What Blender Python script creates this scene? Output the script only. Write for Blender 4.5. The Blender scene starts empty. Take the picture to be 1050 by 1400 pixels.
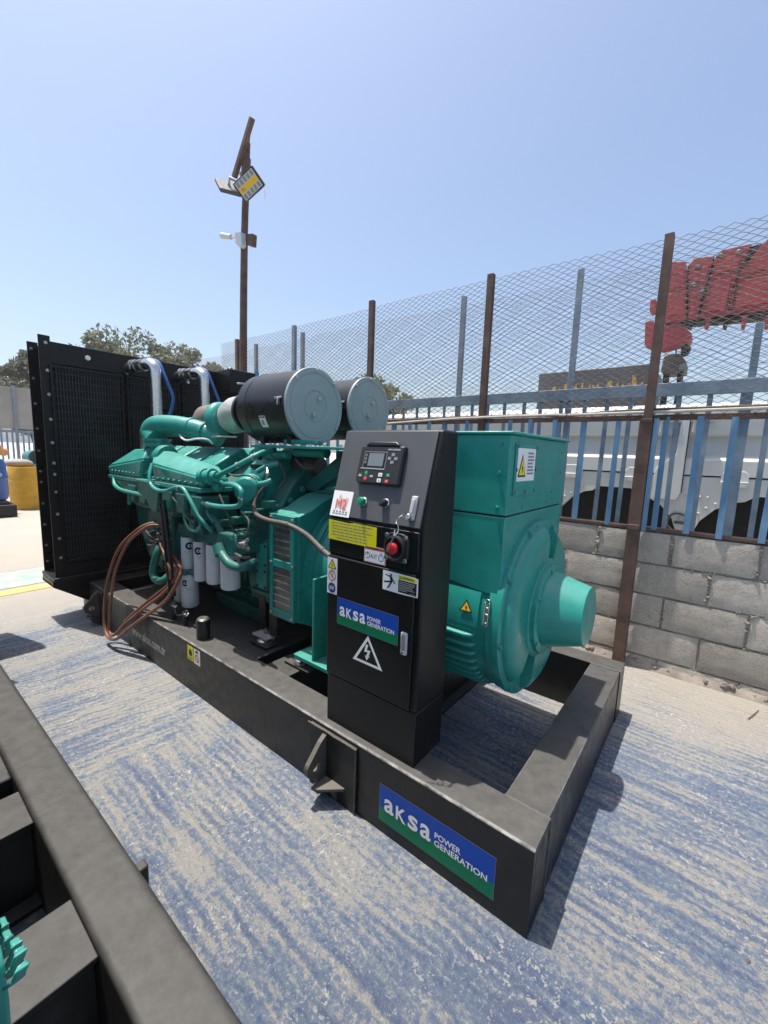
import bpy, bmesh, math, random
import numpy as np
from mathutils import Vector, Matrix
random.seed(7); rng = np.random.default_rng(7)
sc = bpy.context.scene
COL = sc.collection

# ------------------------------------------------------------------ camera
F_PX, W_PX, H_PX = 575.0, 1050.0, 1400.0
CAM = np.array([0.3055, -1.1932, 1.5])
RT = np.array([0.78307029, 0.6209307, 0.03529858])
UP = np.array([-0.11347419, 0.08684046, 0.98973852])
FW = np.array([-0.61149368, 0.77904031, -0.13846179])
cd = bpy.data.cameras.new('camera'); cam = bpy.data.objects.new('camera', cd); COL.objects.link(cam)
cd.sensor_fit = 'VERTICAL'; cd.sensor_height = 24.0; cd.lens = F_PX / H_PX * 24.0
cd.clip_start = 0.02; cd.clip_end = 2000
cam.matrix_world = Matrix(((RT[0], UP[0], -FW[0], CAM[0]), (RT[1], UP[1], -FW[1], CAM[1]),
                           (RT[2], UP[2], -FW[2], CAM[2]), (0, 0, 0, 1)))
sc.camera = cam

# ------------------------------------------------------------------ sky, sun, exposure
SUN_TO = Vector((-0.22, -0.064, 1.0)).normalized()
world = bpy.data.worlds.new('World'); sc.world = world; world.use_nodes = True
wn = world.node_tree.nodes; wl = world.node_tree.links
bg = wn['Background']
sky = wn.new('ShaderNodeTexSky'); sky.sky_type = 'NISHITA'; sky.sun_disc = False
sky.sun_elevation = math.asin(SUN_TO.z)
sky.sun_rotation = math.atan2(SUN_TO.x, SUN_TO.y)
sky.altitude = 0; sky.air_density = 1.05; sky.dust_density = 2.7; sky.ozone_density = 1.3
wl.new(sky.outputs[0], bg.inputs[0]); bg.inputs[1].default_value = 0.15
sd = bpy.data.lights.new('sun', 'SUN'); sd.energy = 4.9; sd.angle = math.radians(0.53); sd.color = (1.0, 0.94, 0.86)
sun = bpy.data.objects.new('sun', sd); COL.objects.link(sun)
sun.rotation_euler = SUN_TO.to_track_quat('Z', 'Y').to_euler()
sc.view_settings.view_transform = 'Standard'; sc.view_settings.look = 'None'
sc.view_settings.gamma = 1.0; sc.view_settings.use_curve_mapping = False
sc.view_settings.exposure = 0.5
sc.render.engine = 'CYCLES'
sc.cycles.max_bounces = 6

def un(px, py, ax, val):
    d = FW + RT * (px - 525) / F_PX + UP * (700 - py) / F_PX
    i = 'xyz'.index(ax); t = (val - CAM[i]) / d[i]
    return CAM + t * d
def unp(px, py, P0, n):
    d = FW + RT * (px - 525) / F_PX + UP * (700 - py) / F_PX
    t = np.dot(np.array(P0) - CAM, n) / np.dot(d, n)
    return CAM + t * d

# ------------------------------------------------------------------ materials
MATS = {}
def nodes_of(name):
    m = bpy.data.materials.new(name); m.use_nodes = True
    nt = m.node_tree; b = nt.nodes['Principled BSDF']
    MATS[name] = m
    return m, nt, b
def N(nt, t, **kw):
    n = nt.nodes.new(t)
    for k, v in kw.items():
        if k.startswith('i_'):
            key = k[2:]; key = int(key) if key.isdigit() else key
            n.inputs[key].default_value = v
        else: setattr(n, k, v)
    return n
def noise(nt, vec, scale, detail=4, rough=.6):
    n = N(nt, 'ShaderNodeTexNoise'); n.inputs['Scale'].default_value = scale
    n.inputs['Detail'].default_value = detail; n.inputs['Roughness'].default_value = rough
    if vec is not None: nt.links.new(vec, n.inputs['Vector'])
    return n.outputs['Fac']
def ramp(nt, fac, a, b):
    n = N(nt, 'ShaderNodeMapRange'); n.clamp = True
    nt.links.new(fac, n.inputs['Value']); n.inputs['From Min'].default_value = a; n.inputs['From Max'].default_value = b
    return n.outputs[0]
def mixc(nt, fac, a, b):
    n = N(nt, 'ShaderNodeMix', data_type='RGBA')
    if hasattr(fac, 'links'): nt.links.new(fac, n.inputs['Factor'])
    else: n.inputs['Factor'].default_value = fac
    for s, v in (('A', a), ('B', b)):
        sock = [i for i in n.inputs if i.name == s and i.type == 'RGBA'][0]
        if hasattr(v, 'links'): nt.links.new(v, sock)
        else: sock.default_value = (*v, 1)
    return [o for o in n.outputs if o.type == 'RGBA'][0]
def mth(nt, op, a, b=None, c=None):
    n = N(nt, 'ShaderNodeMath', operation=op)
    for i, v in enumerate((a, b, c)):
        if v is None: continue
        if hasattr(v, 'links'): nt.links.new(v, n.inputs[i])
        else: n.inputs[i].default_value = v
    return n.outputs[0]
def pm(name, col, rough=.5, metal=0, var=.12, dust=0, dustcol=(.30, .27, .23), bump=.0, bscale=60, col2=None, wear=0,
       wearcol=(.2, .19, .18), coat=0, rvar=.12, nscale=7, spec=.5, edge=0, edgecol=(.34, .335, .32)):
    """painted / plain surface: slow colour drift, settled dust on upward faces, worn speckles, fine relief"""
    m, nt, b = nodes_of(name)
    geo = N(nt, 'ShaderNodeNewGeometry'); P = geo.outputs['Position']
    n1 = noise(nt, P, nscale, 5, .65)
    dark = tuple(c * (1 - var) for c in col); lite = tuple(min(1, c * (1 + var)) for c in (col2 or col))
    c = mixc(nt, ramp(nt, n1, .3, .7), dark, lite)
    if wear:
        w = noise(nt, P, 55, 6, .75)
        c = mixc(nt, mth(nt, 'MULTIPLY', ramp(nt, w, .62, .68), wear), c, wearcol)
    rr = None
    if dust:
        sep = N(nt, 'ShaderNodeSeparateXYZ'); nt.links.new(geo.outputs['Normal'], sep.inputs[0])
        up = ramp(nt, sep.outputs['Z'], .25, .95)
        d1 = ramp(nt, noise(nt, P, 16, 9, .75), .3, .72)
        base = mth(nt, 'MULTIPLY_ADD', up, .95, .035)
        df = mth(nt, 'MULTIPLY', mth(nt, 'MULTIPLY', base, mth(nt, 'MULTIPLY_ADD', d1, .5, .45)), dust)
        c = mixc(nt, df, c, dustcol); rr = df
    if edge:  # bright line on the bends: highlight painted into the colour, plus rubbed paint
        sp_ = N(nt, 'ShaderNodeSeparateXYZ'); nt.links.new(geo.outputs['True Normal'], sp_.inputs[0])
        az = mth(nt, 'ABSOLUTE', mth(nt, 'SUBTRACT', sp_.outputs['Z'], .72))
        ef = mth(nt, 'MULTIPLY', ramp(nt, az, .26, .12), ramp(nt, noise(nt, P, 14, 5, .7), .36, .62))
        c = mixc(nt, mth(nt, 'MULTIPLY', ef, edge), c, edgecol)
    nt.links.new(c, b.inputs['Base Color'])
    b.inputs['Metallic'].default_value = metal
    r = mth(nt, 'MULTIPLY_ADD', ramp(nt, noise(nt, P, 18, 4), .3, .7), rvar * 2, rough - rvar)
    if rr is not None: r = mth(nt, 'MULTIPLY_ADD', rr, .45, r)
    nt.links.new(r, b.inputs['Roughness'])
    b.inputs['Specular IOR Level'].default_value = spec
    if coat: b.inputs['Coat Weight'].default_value = coat; b.inputs['Coat Roughness'].default_value = .15
    if bump:
        bp = N(nt, 'ShaderNodeBump'); bp.inputs['Strength'].default_value = bump; bp.inputs['Distance'].default_value = .004
        nt.links.new(noise(nt, P, bscale, 6, .65), bp.inputs['Height']); nt.links.new(bp.outputs[0], b.inputs['Normal'])
    return m

GREEN = pm('green_enamel', (.014, .245, .200), .34, var=.16, dust=.36, dustcol=(.19, .33, .29), bump=.14, bscale=30, wear=.07, wearcol=(.03, .10, .085))
GREEN_CAST = pm('green_cast_iron', (.0065, .108, .088), .42, var=.3, dust=.26, dustcol=(.17, .22, .2), bump=.5, bscale=70, wear=.35, wearcol=(.02, .07, .06))
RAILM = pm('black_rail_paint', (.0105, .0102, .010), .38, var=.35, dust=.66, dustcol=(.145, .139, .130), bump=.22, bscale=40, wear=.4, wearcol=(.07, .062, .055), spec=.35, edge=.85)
LUGM = pm('worn_lug_steel', (.05, .047, .042), .5, var=.3, dust=.7, dustcol=(.20, .18, .155), bump=.3, wear=.5, wearcol=(.11, .1, .09))
BLACK = pm('black_skid_paint', (.0105, .0102, .010), .40, var=.35, dust=.64, dustcol=(.135, .130, .122), bump=.25, bscale=40, wear=.35, wearcol=(.07, .062, .055), spec=.3)
CABINET = pm('black_cabinet_powder_coat', (.0048, .0048, .0052), .36, var=.2, dust=.20, dustcol=(.13, .12, .11), bump=.18, bscale=320, rvar=.06, spec=.3)
CONSOLE = pm('grey_console_face', (.078, .080, .084), .48, var=.08, dust=.10, dustcol=(.15, .14, .13), bump=.12, bscale=400, rvar=.05)
BLACKM = pm('black_radiator_paint', (.0042, .0044, .0052), .38, var=.3, dust=.14, dustcol=(.14, .13, .12), bump=.08, spec=.3)
BLACKT = pm('black_filter_can', (.010, .010, .011), .33, var=.2, dust=.22, dustcol=(.12, .115, .11), bump=.06)
RUBBER = pm('black_rubber', (.012, .012, .012), .7, var=.3, dust=.2)
GUARD = pm('dusty_guard_wire', (.020, .020, .022), .45, var=.3, dust=.3, dustcol=(.12, .12, .12))
DARKCORE = pm('radiator_core', (.006, .006, .007), .8, var=.3)
LID = pm('pale_grey_lid', (.285, .318, .325), .42, var=.06, dust=.1, bump=.05)
CHROME = pm('bright_steel', (.66, .65, .62), .26, 1.0, var=.05, rvar=.03)
STEEL = pm('zinc_steel', (.50, .49, .46), .38, 1.0, var=.15)
HANDLE = pm('grey_handle_plastic', (.40, .41, .42), .35, var=.05)
FOIL = pm('silver_wrap', (.50, .52, .46), .42, .35, var=.3, bump=1.0, bscale=38)
HOSEB = pm('brown_rubber_hose', (.19, .080, .047), .46, var=.35, dust=.25, dustcol=(.24, .16, .11))
CABLE = pm('grey_cable', (.055, .05, .045), .6, var=.2, dust=.3)
BLUEH = pm('blue_hose', (.03, .10, .30), .5, var=.2)
BLUETAPE = pm('blue_tape', (.05, .28, .52), .5, var=.1)
WHITEF = pm('white_filter_enamel', (.60, .62, .64), .38, var=.05, dust=.12)
BROWNM = pm('brown_starter_motor', (.10, .066, .056), .45, .3, var=.25)
RUST = pm('rusty_brown_steel', (.085, .045, .032), .72, .1, var=.35, col2=(.105, .062, .046), bump=.5, bscale=90, wear=.6, wearcol=(.15, .085, .055))
FBLUE = pm('weathered_blue_paint', (.085, .215, .37), .5, var=.25, col2=(.15, .27, .38), dust=.45, dustcol=(.26, .29, .30), wear=.7, wearcol=(.16, .20, .23), nscale=3)
FBLUE2 = pm('faded_grey_blue_paint', (.115, .20, .28), .55, var=.3, col2=(.19, .25, .30), dust=.4, dustcol=(.28, .29, .28), wear=.7, wearcol=(.17, .19, .2), nscale=4)
FGREY = pm('grey_blue_post_paint', (.19, .235, .27), .55, var=.2, wear=.5, wearcol=(.2, .2, .2))
WIRE = pm('grey_fence_wire', (.23, .195, .165), .65, .1, var=.3)
CONDUIT = pm('pale_dusty_conduit', (.42, .37, .31), .6, var=.2, dust=.4, dustcol=(.5, .44, .36))
WHITET = pm('white_truck_paint', (.62, .64, .62), .38, var=.06, dust=.3, dustcol=(.5, .46, .4), wear=.12, wearcol=(.4, .36, .3), nscale=2)
WHITES = pm('white_truck_shade_trim', (.50, .52, .51), .45, var=.06, nscale=2)
DARKARCH = pm('wheel_arch_black', (.006, .006, .006), .9, var=.2)
TYRE = pm('tyre_rubber', (.018, .018, .018), .85, var=.3, dust=.5)
REDC = pm('red_crane_paint', (.31, .026, .032), .5, var=.2, dust=.25, dustcol=(.32, .14, .14), wear=.35, wearcol=(.20, .09, .09), nscale=3)
DARKG = pm('dark_grey_sheet', (.075, .075, .08), .6, var=.2, nscale=2)
YELP = pm('yellow_painted_drum', (.62, .33, .012), .45, var=.15, wear=.5, wearcol=(.35, .18, .05), nscale=5)
YELP2 = pm('faded_yellow_print', (.50, .33, .06), .6, var=.4, wear=.8, wearcol=(.15, .13, .10))
BLUEP = pm('blue_plastic', (.015, .075, .27), .38, var=.12)
TARP = pm('grey_tarp', (.30, .285, .26), .7, var=.15, nscale=1.5)
SACK = pm('pale_sacking', (.48, .45, .41), .8, var=.25, bump=.6, bscale=20)
ORANGE = pm('tan_pipe_fitting', (.50, .26, .09), .55, var=.2)
TEALP = pm('teal_bucket', (.08, .22, .26), .5, var=.3)
BARK = pm('bark', (.10, .08, .06), .9, var=.4, bump=.8, bscale=12)
def leafmat(name, a, b_):
    m, nt, b = nodes_of(name)
    geo = N(nt, 'ShaderNodeNewGeometry')
    c = mixc(nt, geo.outputs['Random Per Island'], a, b_)
    nt.links.new(c, b.inputs['Base Color']); b.inputs['Roughness'].default_value = .55
    b.inputs['Transmission Weight'].default_value = 0
    tr = N(nt, 'ShaderNodeBsdfTranslucent'); nt.links.new(c, tr.inputs['Color'])
    mx = N(nt, 'ShaderNodeMixShader'); mx.inputs[0].default_value = .3
    out = nt.nodes['Material Output']
    nt.links.new(b.outputs[0], mx.inputs[1]); nt.links.new(tr.outputs[0], mx.inputs[2]); nt.links.new(mx.outputs[0], out.inputs['Surface'])
    return m
LEAFA = leafmat('olive_leaves', (.085, .105, .050), (.215, .225, .130))
LEAFB = leafmat('dusty_green_leaves', (.09, .10, .065), (.20, .20, .145))
LEAFC = leafmat('light_green_leaves', (.09, .13, .03), (.19, .20, .08))
def flat(name, col, rough=.45):
    m, nt, b = nodes_of(name); b.inputs['Base Color'].default_value = (*col, 1); b.inputs['Roughness'].default_value = rough; b.inputs['Specular IOR Level'].default_value = .25
    return m
PW = flat('print_white', (.78, .78, .76)); PK = flat('print_black', (.012, .012, .012)); PB = flat('print_blue', (.006, .060, .36), .45)
PG = flat('print_green', (.0, .17, .075), .45); PY = flat('print_yellow', (.78, .68, .015)); PR = flat('print_red', (.55, .035, .035))
PFR = flat('print_faded_red', (.66, .16, .13)); PP = flat('print_pink', (.75, .36, .33)); PGY = flat('print_grey', (.22, .22, .23)); POR = flat('print_amber', (.70, .42, .03))
PLCD = flat('lcd_glass', (.16, .19, .20), .18); PBT = flat('button_dark', (.03, .03, .032), .4); PRB = flat('red_button', (.45, .025, .03), .35)
PGB = flat('green_button', (.0, .22, .10), .3); PDB = flat('print_deep_blue', (.02, .05, .22)); PBR = flat('print_brick', (.30, .09, .06))
PWF = flat('print_faint_white', (.40, .40, .39)); PNAVY = flat('print_navy', (.02, .02, .06))
def blockmat():
    m, nt, b = nodes_of('concrete_block')
    geo = N(nt, 'ShaderNodeNewGeometry'); P = geo.outputs['Position']; oi = N(nt, 'ShaderNodeObjectInfo')
    c = mixc(nt, ramp(nt, noise(nt, P, 9, 8, .75), .3, .7), (.43, .39, .33), (.60, .555, .48))
    c = mixc(nt, mth(nt, 'MULTIPLY', ramp(nt, noise(nt, P, 2.2, 4, .65), .48, .72), .4), c, (.25, .225, .19))
    hv = N(nt, 'ShaderNodeHueSaturation'); nt.links.new(c, hv.inputs['Color'])
    nt.links.new(mth(nt, 'MULTIPLY_ADD', oi.outputs['Random'], .42, .80), hv.inputs['Value'])
    pits = ramp(nt, noise(nt, P, 85, 5, .85), .54, .64)
    c = mixc(nt, mth(nt, 'MULTIPLY', pits, .5), hv.outputs[0], (.085, .075, .065))
    lite = ramp(nt, noise(nt, P, 110, 3, .7), .60, .70)
    c = mixc(nt, mth(nt, 'MULTIPLY', lite, .5), c, (.60, .56, .50))
    nt.links.new(c, b.inputs['Base Color']); b.inputs['Roughness'].default_value = .95
    b.inputs['Specular IOR Level'].default_value = .2
    bp = N(nt, 'ShaderNodeBump'); bp.inputs['Strength'].default_value = 1.0; bp.inputs['Distance'].default_value = .012
    h = mth(nt, 'ADD', noise(nt, P, 85, 5, .85), mth(nt, 'MULTIPLY', noise(nt, P, 18, 4, .7), 1.2))
    nt.links.new(h, bp.inputs['Height']); nt.links.new(bp.outputs[0], b.inputs['Normal'])
    return m
BLOCK = blockmat()
MORTAR = pm('mortar', (.25, .215, .18), .95, var=.3, bump=1.0, bscale=120, col2=(.30, .26, .22))
def groundmat():
    m, nt, b = nodes_of('raked_concrete_worn_blue_paint')
    L = nt.links.new
    geo = N(nt, 'ShaderNodeNewGeometry'); P = geo.outputs['Position']
    sep = N(nt, 'ShaderNodeSeparateXYZ'); L(P, sep.inputs[0]); X, Y = sep.outputs['X'], sep.outputs['Y']
    mul = lambda a, c: mth(nt, 'MULTIPLY', a, c)
    add = lambda a, c: mth(nt, 'ADD', a, c)
    mad = lambda a, c, d: mth(nt, 'MULTIPLY_ADD', a, c, d)
    def fmix(f, a, c):
        n = N(nt, 'ShaderNodeMix', data_type='FLOAT')
        for k, v in (('Factor', f), ('A', a), ('B', c)):
            if hasattr(v, 'links'): L(v, n.inputs[k])
            else: n.inputs[k].default_value = v
        return n.outputs[0]
    big = noise(nt, P, .8, 3); mid = noise(nt, P, 2.3, 5, .62); wob = noise(nt, P, 2.2, 3, .5); jit = noise(nt, P, 19, 4, .65)
    fine = noise(nt, P, 75, 6, .75); grit = noise(nt, P, 42, 9, .85); speck = noise(nt, P, 150, 4, .8)
    # bays raked in different directions: along the skid beside it, nearly across farther left
    edge = add(X, mad(Y, .35, mad(wob, .7, -.35)))
    bay = ramp(nt, edge, -1.95, -1.80)
    mp = N(nt, 'ShaderNodeMapping'); mp.inputs['Scale'].default_value = (1.7, 33, 1); mp.inputs['Rotation'].default_value = (0, 0, .055)
    mp2 = N(nt, 'ShaderNodeMapping'); mp2.inputs['Scale'].default_value = (32, 2.0, 1); mp2.inputs['Rotation'].default_value = (0, 0, .29)
    warp = N(nt, 'ShaderNodeTexNoise'); warp.inputs['Scale'].default_value = 9; warp.inputs['Detail'].default_value = 5; L(P, warp.inputs['Vector'])
    wv = N(nt, 'ShaderNodeVectorMath', operation='MULTIPLY_ADD'); L(warp.outputs['Color'], wv.inputs[0]); wv.inputs[1].default_value = (.06, .06, 0); L(P, wv.inputs[2])
    L(wv.outputs[0], mp.inputs['Vector']); L(wv.outputs[0], mp2.inputs['Vector'])
    def ridge(v): return mad(noise(nt, v, 1.0, 2, .5), 4.5, -2.25)
    def groove(c, pitch):
        cc = add(c, add(mul(wob, .035), mul(jit, .024)))
        return mth(nt, 'SINE', mul(cc, 2 * math.pi / pitch))
    G1 = fmix(.72, groove(mad(X, .055, Y), .039), ridge(mp.outputs[0]))
    G2 = fmix(.72, groove(mad(Y, -.30, X), .037), ridge(mp2.outputs[0]))
    G = mul(fmix(bay, G2, G1), ramp(nt, noise(nt, P, 1.6, 4), .18, .52))
    far = ramp(nt, mad(mid, .8, X), -4.5, -3.3)
    nearwall = ramp(nt, mad(mid, 1.1, Y), 2.75, 1.65)
    conc = mixc(nt, ramp(nt, big, .35, .65), (.50, .48, .44), (.435, .43, .415))
    pz = mul(ramp(nt, mad(mid, .8, X), -4.5, -3.3), ramp(nt, mad(mid, 1.1, Y), 2.75, 1.65))
    conc = mixc(nt, pz, mixc(nt, ramp(nt, big, .35, .65), (.57, .51, .42), (.50, .465, .41)), conc)
    conc = mixc(nt, mul(ramp(nt, fine, .35, .7), .35), conc, (.36, .34, .31))
    conc = mixc(nt, mul(ramp(nt, noise(nt, P, 1.4, 4), .56, .76), .5), conc, (.48, .38, .275))
    S = fmix(bay, noise(nt, mp2.outputs[0], .55, 7, .7), noise(nt, mp.outputs[0], .55, 7, .7))
    k = add(add(mul(S, .9), mul(mid, .95)), mul(grit, 1.75))
    k = add(k, mul(big, .45))
    k = mth(nt, 'SUBTRACT', k, mul(G, .20))
    zone = mul(far, mad(nearwall, .75, .25))
    k = add(k, mad(zone, .55, -.55))
    near = ramp(nt, add(X, mul(Y, -.25)), -2.6, .5)
    k = add(k, mul(near, .13))
    paint = ramp(nt, k, 1.98, 2.09)
    blue = mixc(nt, ramp(nt, k, 2.0, 2.36), (.225, .315, .42), (.040, .115, .30))
    blue = mixc(nt, mul(ramp(nt, fine, .38, .72), .45), blue, (.33, .35, .39))
    col = mixc(nt, mul(paint, .88), conc, blue)
    # chalky chips along the ridges
    chip = ramp(nt, add(add(mul(noise(nt, P, 46, 3, .6), .7), mul(noise(nt, P, 130, 2, .5), .3)), mul(G, .05)), .56, .58)
    chip = mul(chip, mul(ramp(nt, noise(nt, P, 3.3, 3), .42, .60), mad(far, .85, .08)))
    col = mixc(nt, chip, col, (.72, .71, .68))
    col = mixc(nt, mul(ramp(nt, noise(nt, P, 2.1, 6, .7), .64, .78), .45), col, (.20, .17, .13))
    pit = ramp(nt, noise(nt, P, 120, 3, .7), .66, .74)
    col = mixc(nt, mul(pit, .5), col, (.10, .09, .08))
    # shading painted into the raked hollows, then dark grains and pale scuffs
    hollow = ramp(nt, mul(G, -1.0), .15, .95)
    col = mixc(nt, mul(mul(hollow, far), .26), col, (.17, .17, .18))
    col = mixc(nt, mul(ramp(nt, speck, .52, .64), mad(far, .36, .10)), col, (.13, .13, .14))
    col = mixc(nt, mul(ramp(nt, noise(nt, P, 70, 5, .85), .565, .62), mad(far, .66, .12)), col, (.64, .63, .60))
    col = mixc(nt, mul(ramp(nt, noise(nt, P, 1.1, 5, .6), .52, .66), mul(far, .22)), col, (.27, .27, .28))
    L(col, b.inputs['Base Color'])
    b.inputs['Specular IOR Level'].default_value = .3
    L(mad(paint, -.22, .85), b.inputs['Roughness'])
    hgt = add(mul(G, mad(far, .60, .05)), mul(grit, 1.6))
    hgt = add(hgt, mul(chip, .35))
    bp = N(nt, 'ShaderNodeBump'); bp.inputs['Strength'].default_value = .9; bp.inputs['Distance'].default_value = .024
    L(hgt, bp.inputs['Height']); L(bp.outputs[0], b.inputs['Normal'])
    return m
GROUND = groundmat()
def wornpaint(name, col, thr):
    m, nt, b = nodes_of(name)
    geo = N(nt, 'ShaderNodeNewGeometry'); P = geo.outputs['Position']
    f = ramp(nt, noise(nt, P, 7, 8, .75), thr, thr + .16)
    nt.links.new(mixc(nt, f, (.46, .415, .345), col), b.inputs['Base Color']); b.inputs['Roughness'].default_value = .8
    return m
STRIPE = wornpaint('worn_yellow_line', (.50, .35, .12), .30); TEALB = wornpaint('worn_teal_band', (.25, .33, .30), .38)

# ------------------------------------------------------------------ mesh builder
class MB:
    def __init__(s): s.v = []; s.f = []; s.mi = []; s.m = 0
    def add(s, vs, fs):
        o = len(s.v); s.v += [tuple(map(float, p)) for p in vs]
        for f in fs: s.f.append([i + o for i in f]); s.mi.append(s.m)
        return s
    def hull8(s, p):  # p: bottom 4 (ccw from above), top 4
        return s.add(p, [(3, 2, 1, 0), (4, 5, 6, 7), (0, 1, 5, 4), (1, 2, 6, 5), (2, 3, 7, 6), (3, 0, 4, 7)])
    def box(s, x0, x1, y0, y1, z0, z1):
        x0, x1 = min(x0, x1), max(x0, x1); y0, y1 = min(y0, y1), max(y0, y1); z0, z1 = min(z0, z1), max(z0, z1)
        return s.hull8([(x0, y0, z0), (x1, y0, z0), (x1, y1, z0), (x0, y1, z0), (x0, y0, z1), (x1, y0, z1), (x1, y1, z1), (x0, y1, z1)])
    def obox(s, c, ax, h):
        c = Vector(c); a = [Vector(q).normalized() * hh for q, hh in zip(ax, h)]
        P = [c + a[0] * i + a[1] * j + a[2] * k for k in (-1, 1) for i, j in ((-1, -1), (1, -1), (1, 1), (-1, 1))]
        if a[0].cross(a[1]).dot(a[2]) < 0: P = P[4:] + P[:4]
        return s.hull8(P)
    def bar(s, p0, p1, w, h, up=(0, 0, 1)):
        p0, p1 = Vector(p0), Vector(p1); d = (p1 - p0); L = d.length; d.normalize()
        u = Vector(up); sd_ = d.cross(u)
        if sd_.length < 1e-4: sd_ = d.cross(Vector((1, 0, 0)))
        sd_.normalize(); u = sd_.cross(d).normalized()
        return s.obox((p0 + p1) / 2, (d, sd_, u), (L / 2, w / 2, h / 2))
    def lathe(s, o, axis, prof, n=32, a0=0, a1=2 * math.pi, ref=None):
        o = Vector(o); ax = Vector(axis).normalized()
        r = Vector(ref) if ref else (Vector((0, 0, 1)) if abs(ax.z) < .9 else Vector((1, 0, 0)))
        e1 = (r - ax * r.dot(ax)).normalized(); e2 = ax.cross(e1)
        full = abs(a1 - a0 - 2 * math.pi) < 1e-6; m = n if full else n + 1
        vs = []
        for t, rad in prof:
            for i in range(m):
                a = a0 + (a1 - a0) * i / n
                vs.append(o + ax * t + (e1 * math.cos(a) + e2 * math.sin(a)) * rad)
        fs = []
        for k in range(len(prof) - 1):
            for i in range(n):
                j = (i + 1) % m
                fs.append((k * m + i, k * m + j, (k + 1) * m + j, (k + 1) * m + i))
        if full:
            if prof[0][1] > 1e-6: fs.append(tuple(range(m - 1, -1, -1)))
            if prof[-1][1] > 1e-6: fs.append(tuple((len(prof) - 1) * m + i for i in range(m)))
        return s.add(vs, fs)
    def cyl(s, p0, p1, r0, r1=None, n=20):
        p0, p1 = Vector(p0), Vector(p1)
        return s.lathe(p0, p1 - p0, [(0, r0), ((p1 - p0).length, r0 if r1 is None else r1)], n)
    def tube(s, pts, r, n=10, sub=6, closed=False):
        P = [Vector(p) for p in pts]; R = list(r) if hasattr(r, '__len__') else [r] * len(P)
        if sub > 1 and len(P) > 2:
            Q, S = [], []
            for i in range(len(P) - 1):
                a, b, c, d = P[max(i - 1, 0)], P[i], P[i + 1], P[min(i + 2, len(P) - 1)]
                for k in range(sub):
                    t = k / sub
                    Q.append(.5 * ((2 * b) + (c - a) * t + (2 * a - 5 * b + 4 * c - d) * t * t + (3 * b - a - 3 * c + d) * t ** 3))
                    S.append(R[i] * (1 - t) + R[i + 1] * t)
            Q.append(P[-1]); S.append(R[-1]); P, R = Q, S
        T = [(P[min(i + 1, len(P) - 1)] - P[max(i - 1, 0)]).normalized() for i in range(len(P))]
        u = T[0].orthogonal().normalized(); vs = []
        for i, p in enumerate(P):
            u = (u - T[i] * u.dot(T[i])).normalized(); w = T[i].cross(u)
            for k in range(n):
                a = 2 * math.pi * k / n; vs.append(p + (u * math.cos(a) + w * math.sin(a)) * R[i])
        fs = [(i * n + k, i * n + (k + 1) % n, (i + 1) * n + (k + 1) % n, (i + 1) * n + k) for i in range(len(P) - 1) for k in range(n)]
        fs.append(tuple(range(n - 1, -1, -1))); fs.append(tuple((len(P) - 1) * n + k for k in range(n)))
        return s.add(vs, fs)
    def prism(s, poly, to3, d):
        """poly 2-D outline, to3(u, v) -> point, d: extrusion vector"""
        d = Vector(d); n = len(poly); A = [Vector(to3(*q)) for q in poly]
        nrm = Vector((0, 0, 0))
        for i in range(n): nrm += A[i].cross(A[(i + 1) % n])
        if nrm.dot(d) > 0: A = A[::-1]
        B = [a + d for a in A]
        return s.add(A + B, [tuple(range(n)), tuple(range(2 * n - 1, n - 1, -1))] + [(i, n + i, n + (i + 1) % n, (i + 1) % n) for i in range(n)])
    def sphere(s, c, r, n=12, sx=1, sy=1, sz=1):
        prof = [(-math.cos(math.pi * k / n), math.sin(math.pi * k / n) + 1e-7) for k in range(n + 1)]
        o = len(s.v); s.lathe((0, 0, 0), (0, 0, 1), prof, n * 2)
        for i in range(o, len(s.v)):
            x, y, z = s.v[i]; s.v[i] = (c[0] + x * r * sx, c[1] + y * r * sy, c[2] + z * r * sz)
        return s
    def bolts(s, pts, axis, r=.012, h=.01):
        ax = Vector(axis).normalized()
        for p in pts: s.lathe(Vector(p) - ax * .001, ax, [(0, r * 1.35), (h * .3, r * 1.35), (h * .3, r), (h, r * .92)], 6)
        return s
    def mesh(s, name, mats, angle=38):
        me = bpy.data.meshes.new(name); me.from_pydata(s.v, [], s.f); me.validate()
        for m in (mats if isinstance(mats, (list, tuple)) else [mats]): me.materials.append(m)
        if len(me.polygons) == len(s.mi): me.polygons.foreach_set('material_index', s.mi)
        me.polygons.foreach_set('use_smooth', [True] * len(me.polygons))
        me.set_sharp_from_angle(angle=math.radians(angle)); me.update()
        return me
ROOT_LOC = {}
def link(me, name, parent=None, bevel=0, kind=None, label=None, seg=2):
    o = bpy.data.objects.new(name, me); COL.objects.link(o)
    if name in ('bolts', 'screws', 'lid_screw', 'lid_nut', 'pins'): kind = 'stuff'
    if parent is not None:
        o.parent = parent
        if parent.name in ROOT_LOC: o.location = -Vector(ROOT_LOC[parent.name])
    if bevel:
        md = o.modifiers.new('edge', 'BEVEL'); md.width = bevel; md.segments = seg; md.limit_method = 'ANGLE'; md.angle_limit = math.radians(40)
    if kind: o['kind'] = kind
    if label: o['label'] = label
    return o
def part(name, b, mats, parent=None, bevel=0, **kw): return link(b.mesh(name, mats), name, parent, bevel, **kw)
def thing(name, label, cat, loc=(0, 0, 0), group=None):
    o = bpy.data.objects.new(name, None); COL.objects.link(o); o.location = loc; o.empty_display_size = .1
    o['label'] = label; o['category'] = cat
    if group: o['group'] = group
    ROOT_LOC[o.name] = tuple(loc)
    return o
def tag(o, label, cat, group=None):
    o['label'] = label; o['category'] = cat
    if group: o['group'] = group
    return o
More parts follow.
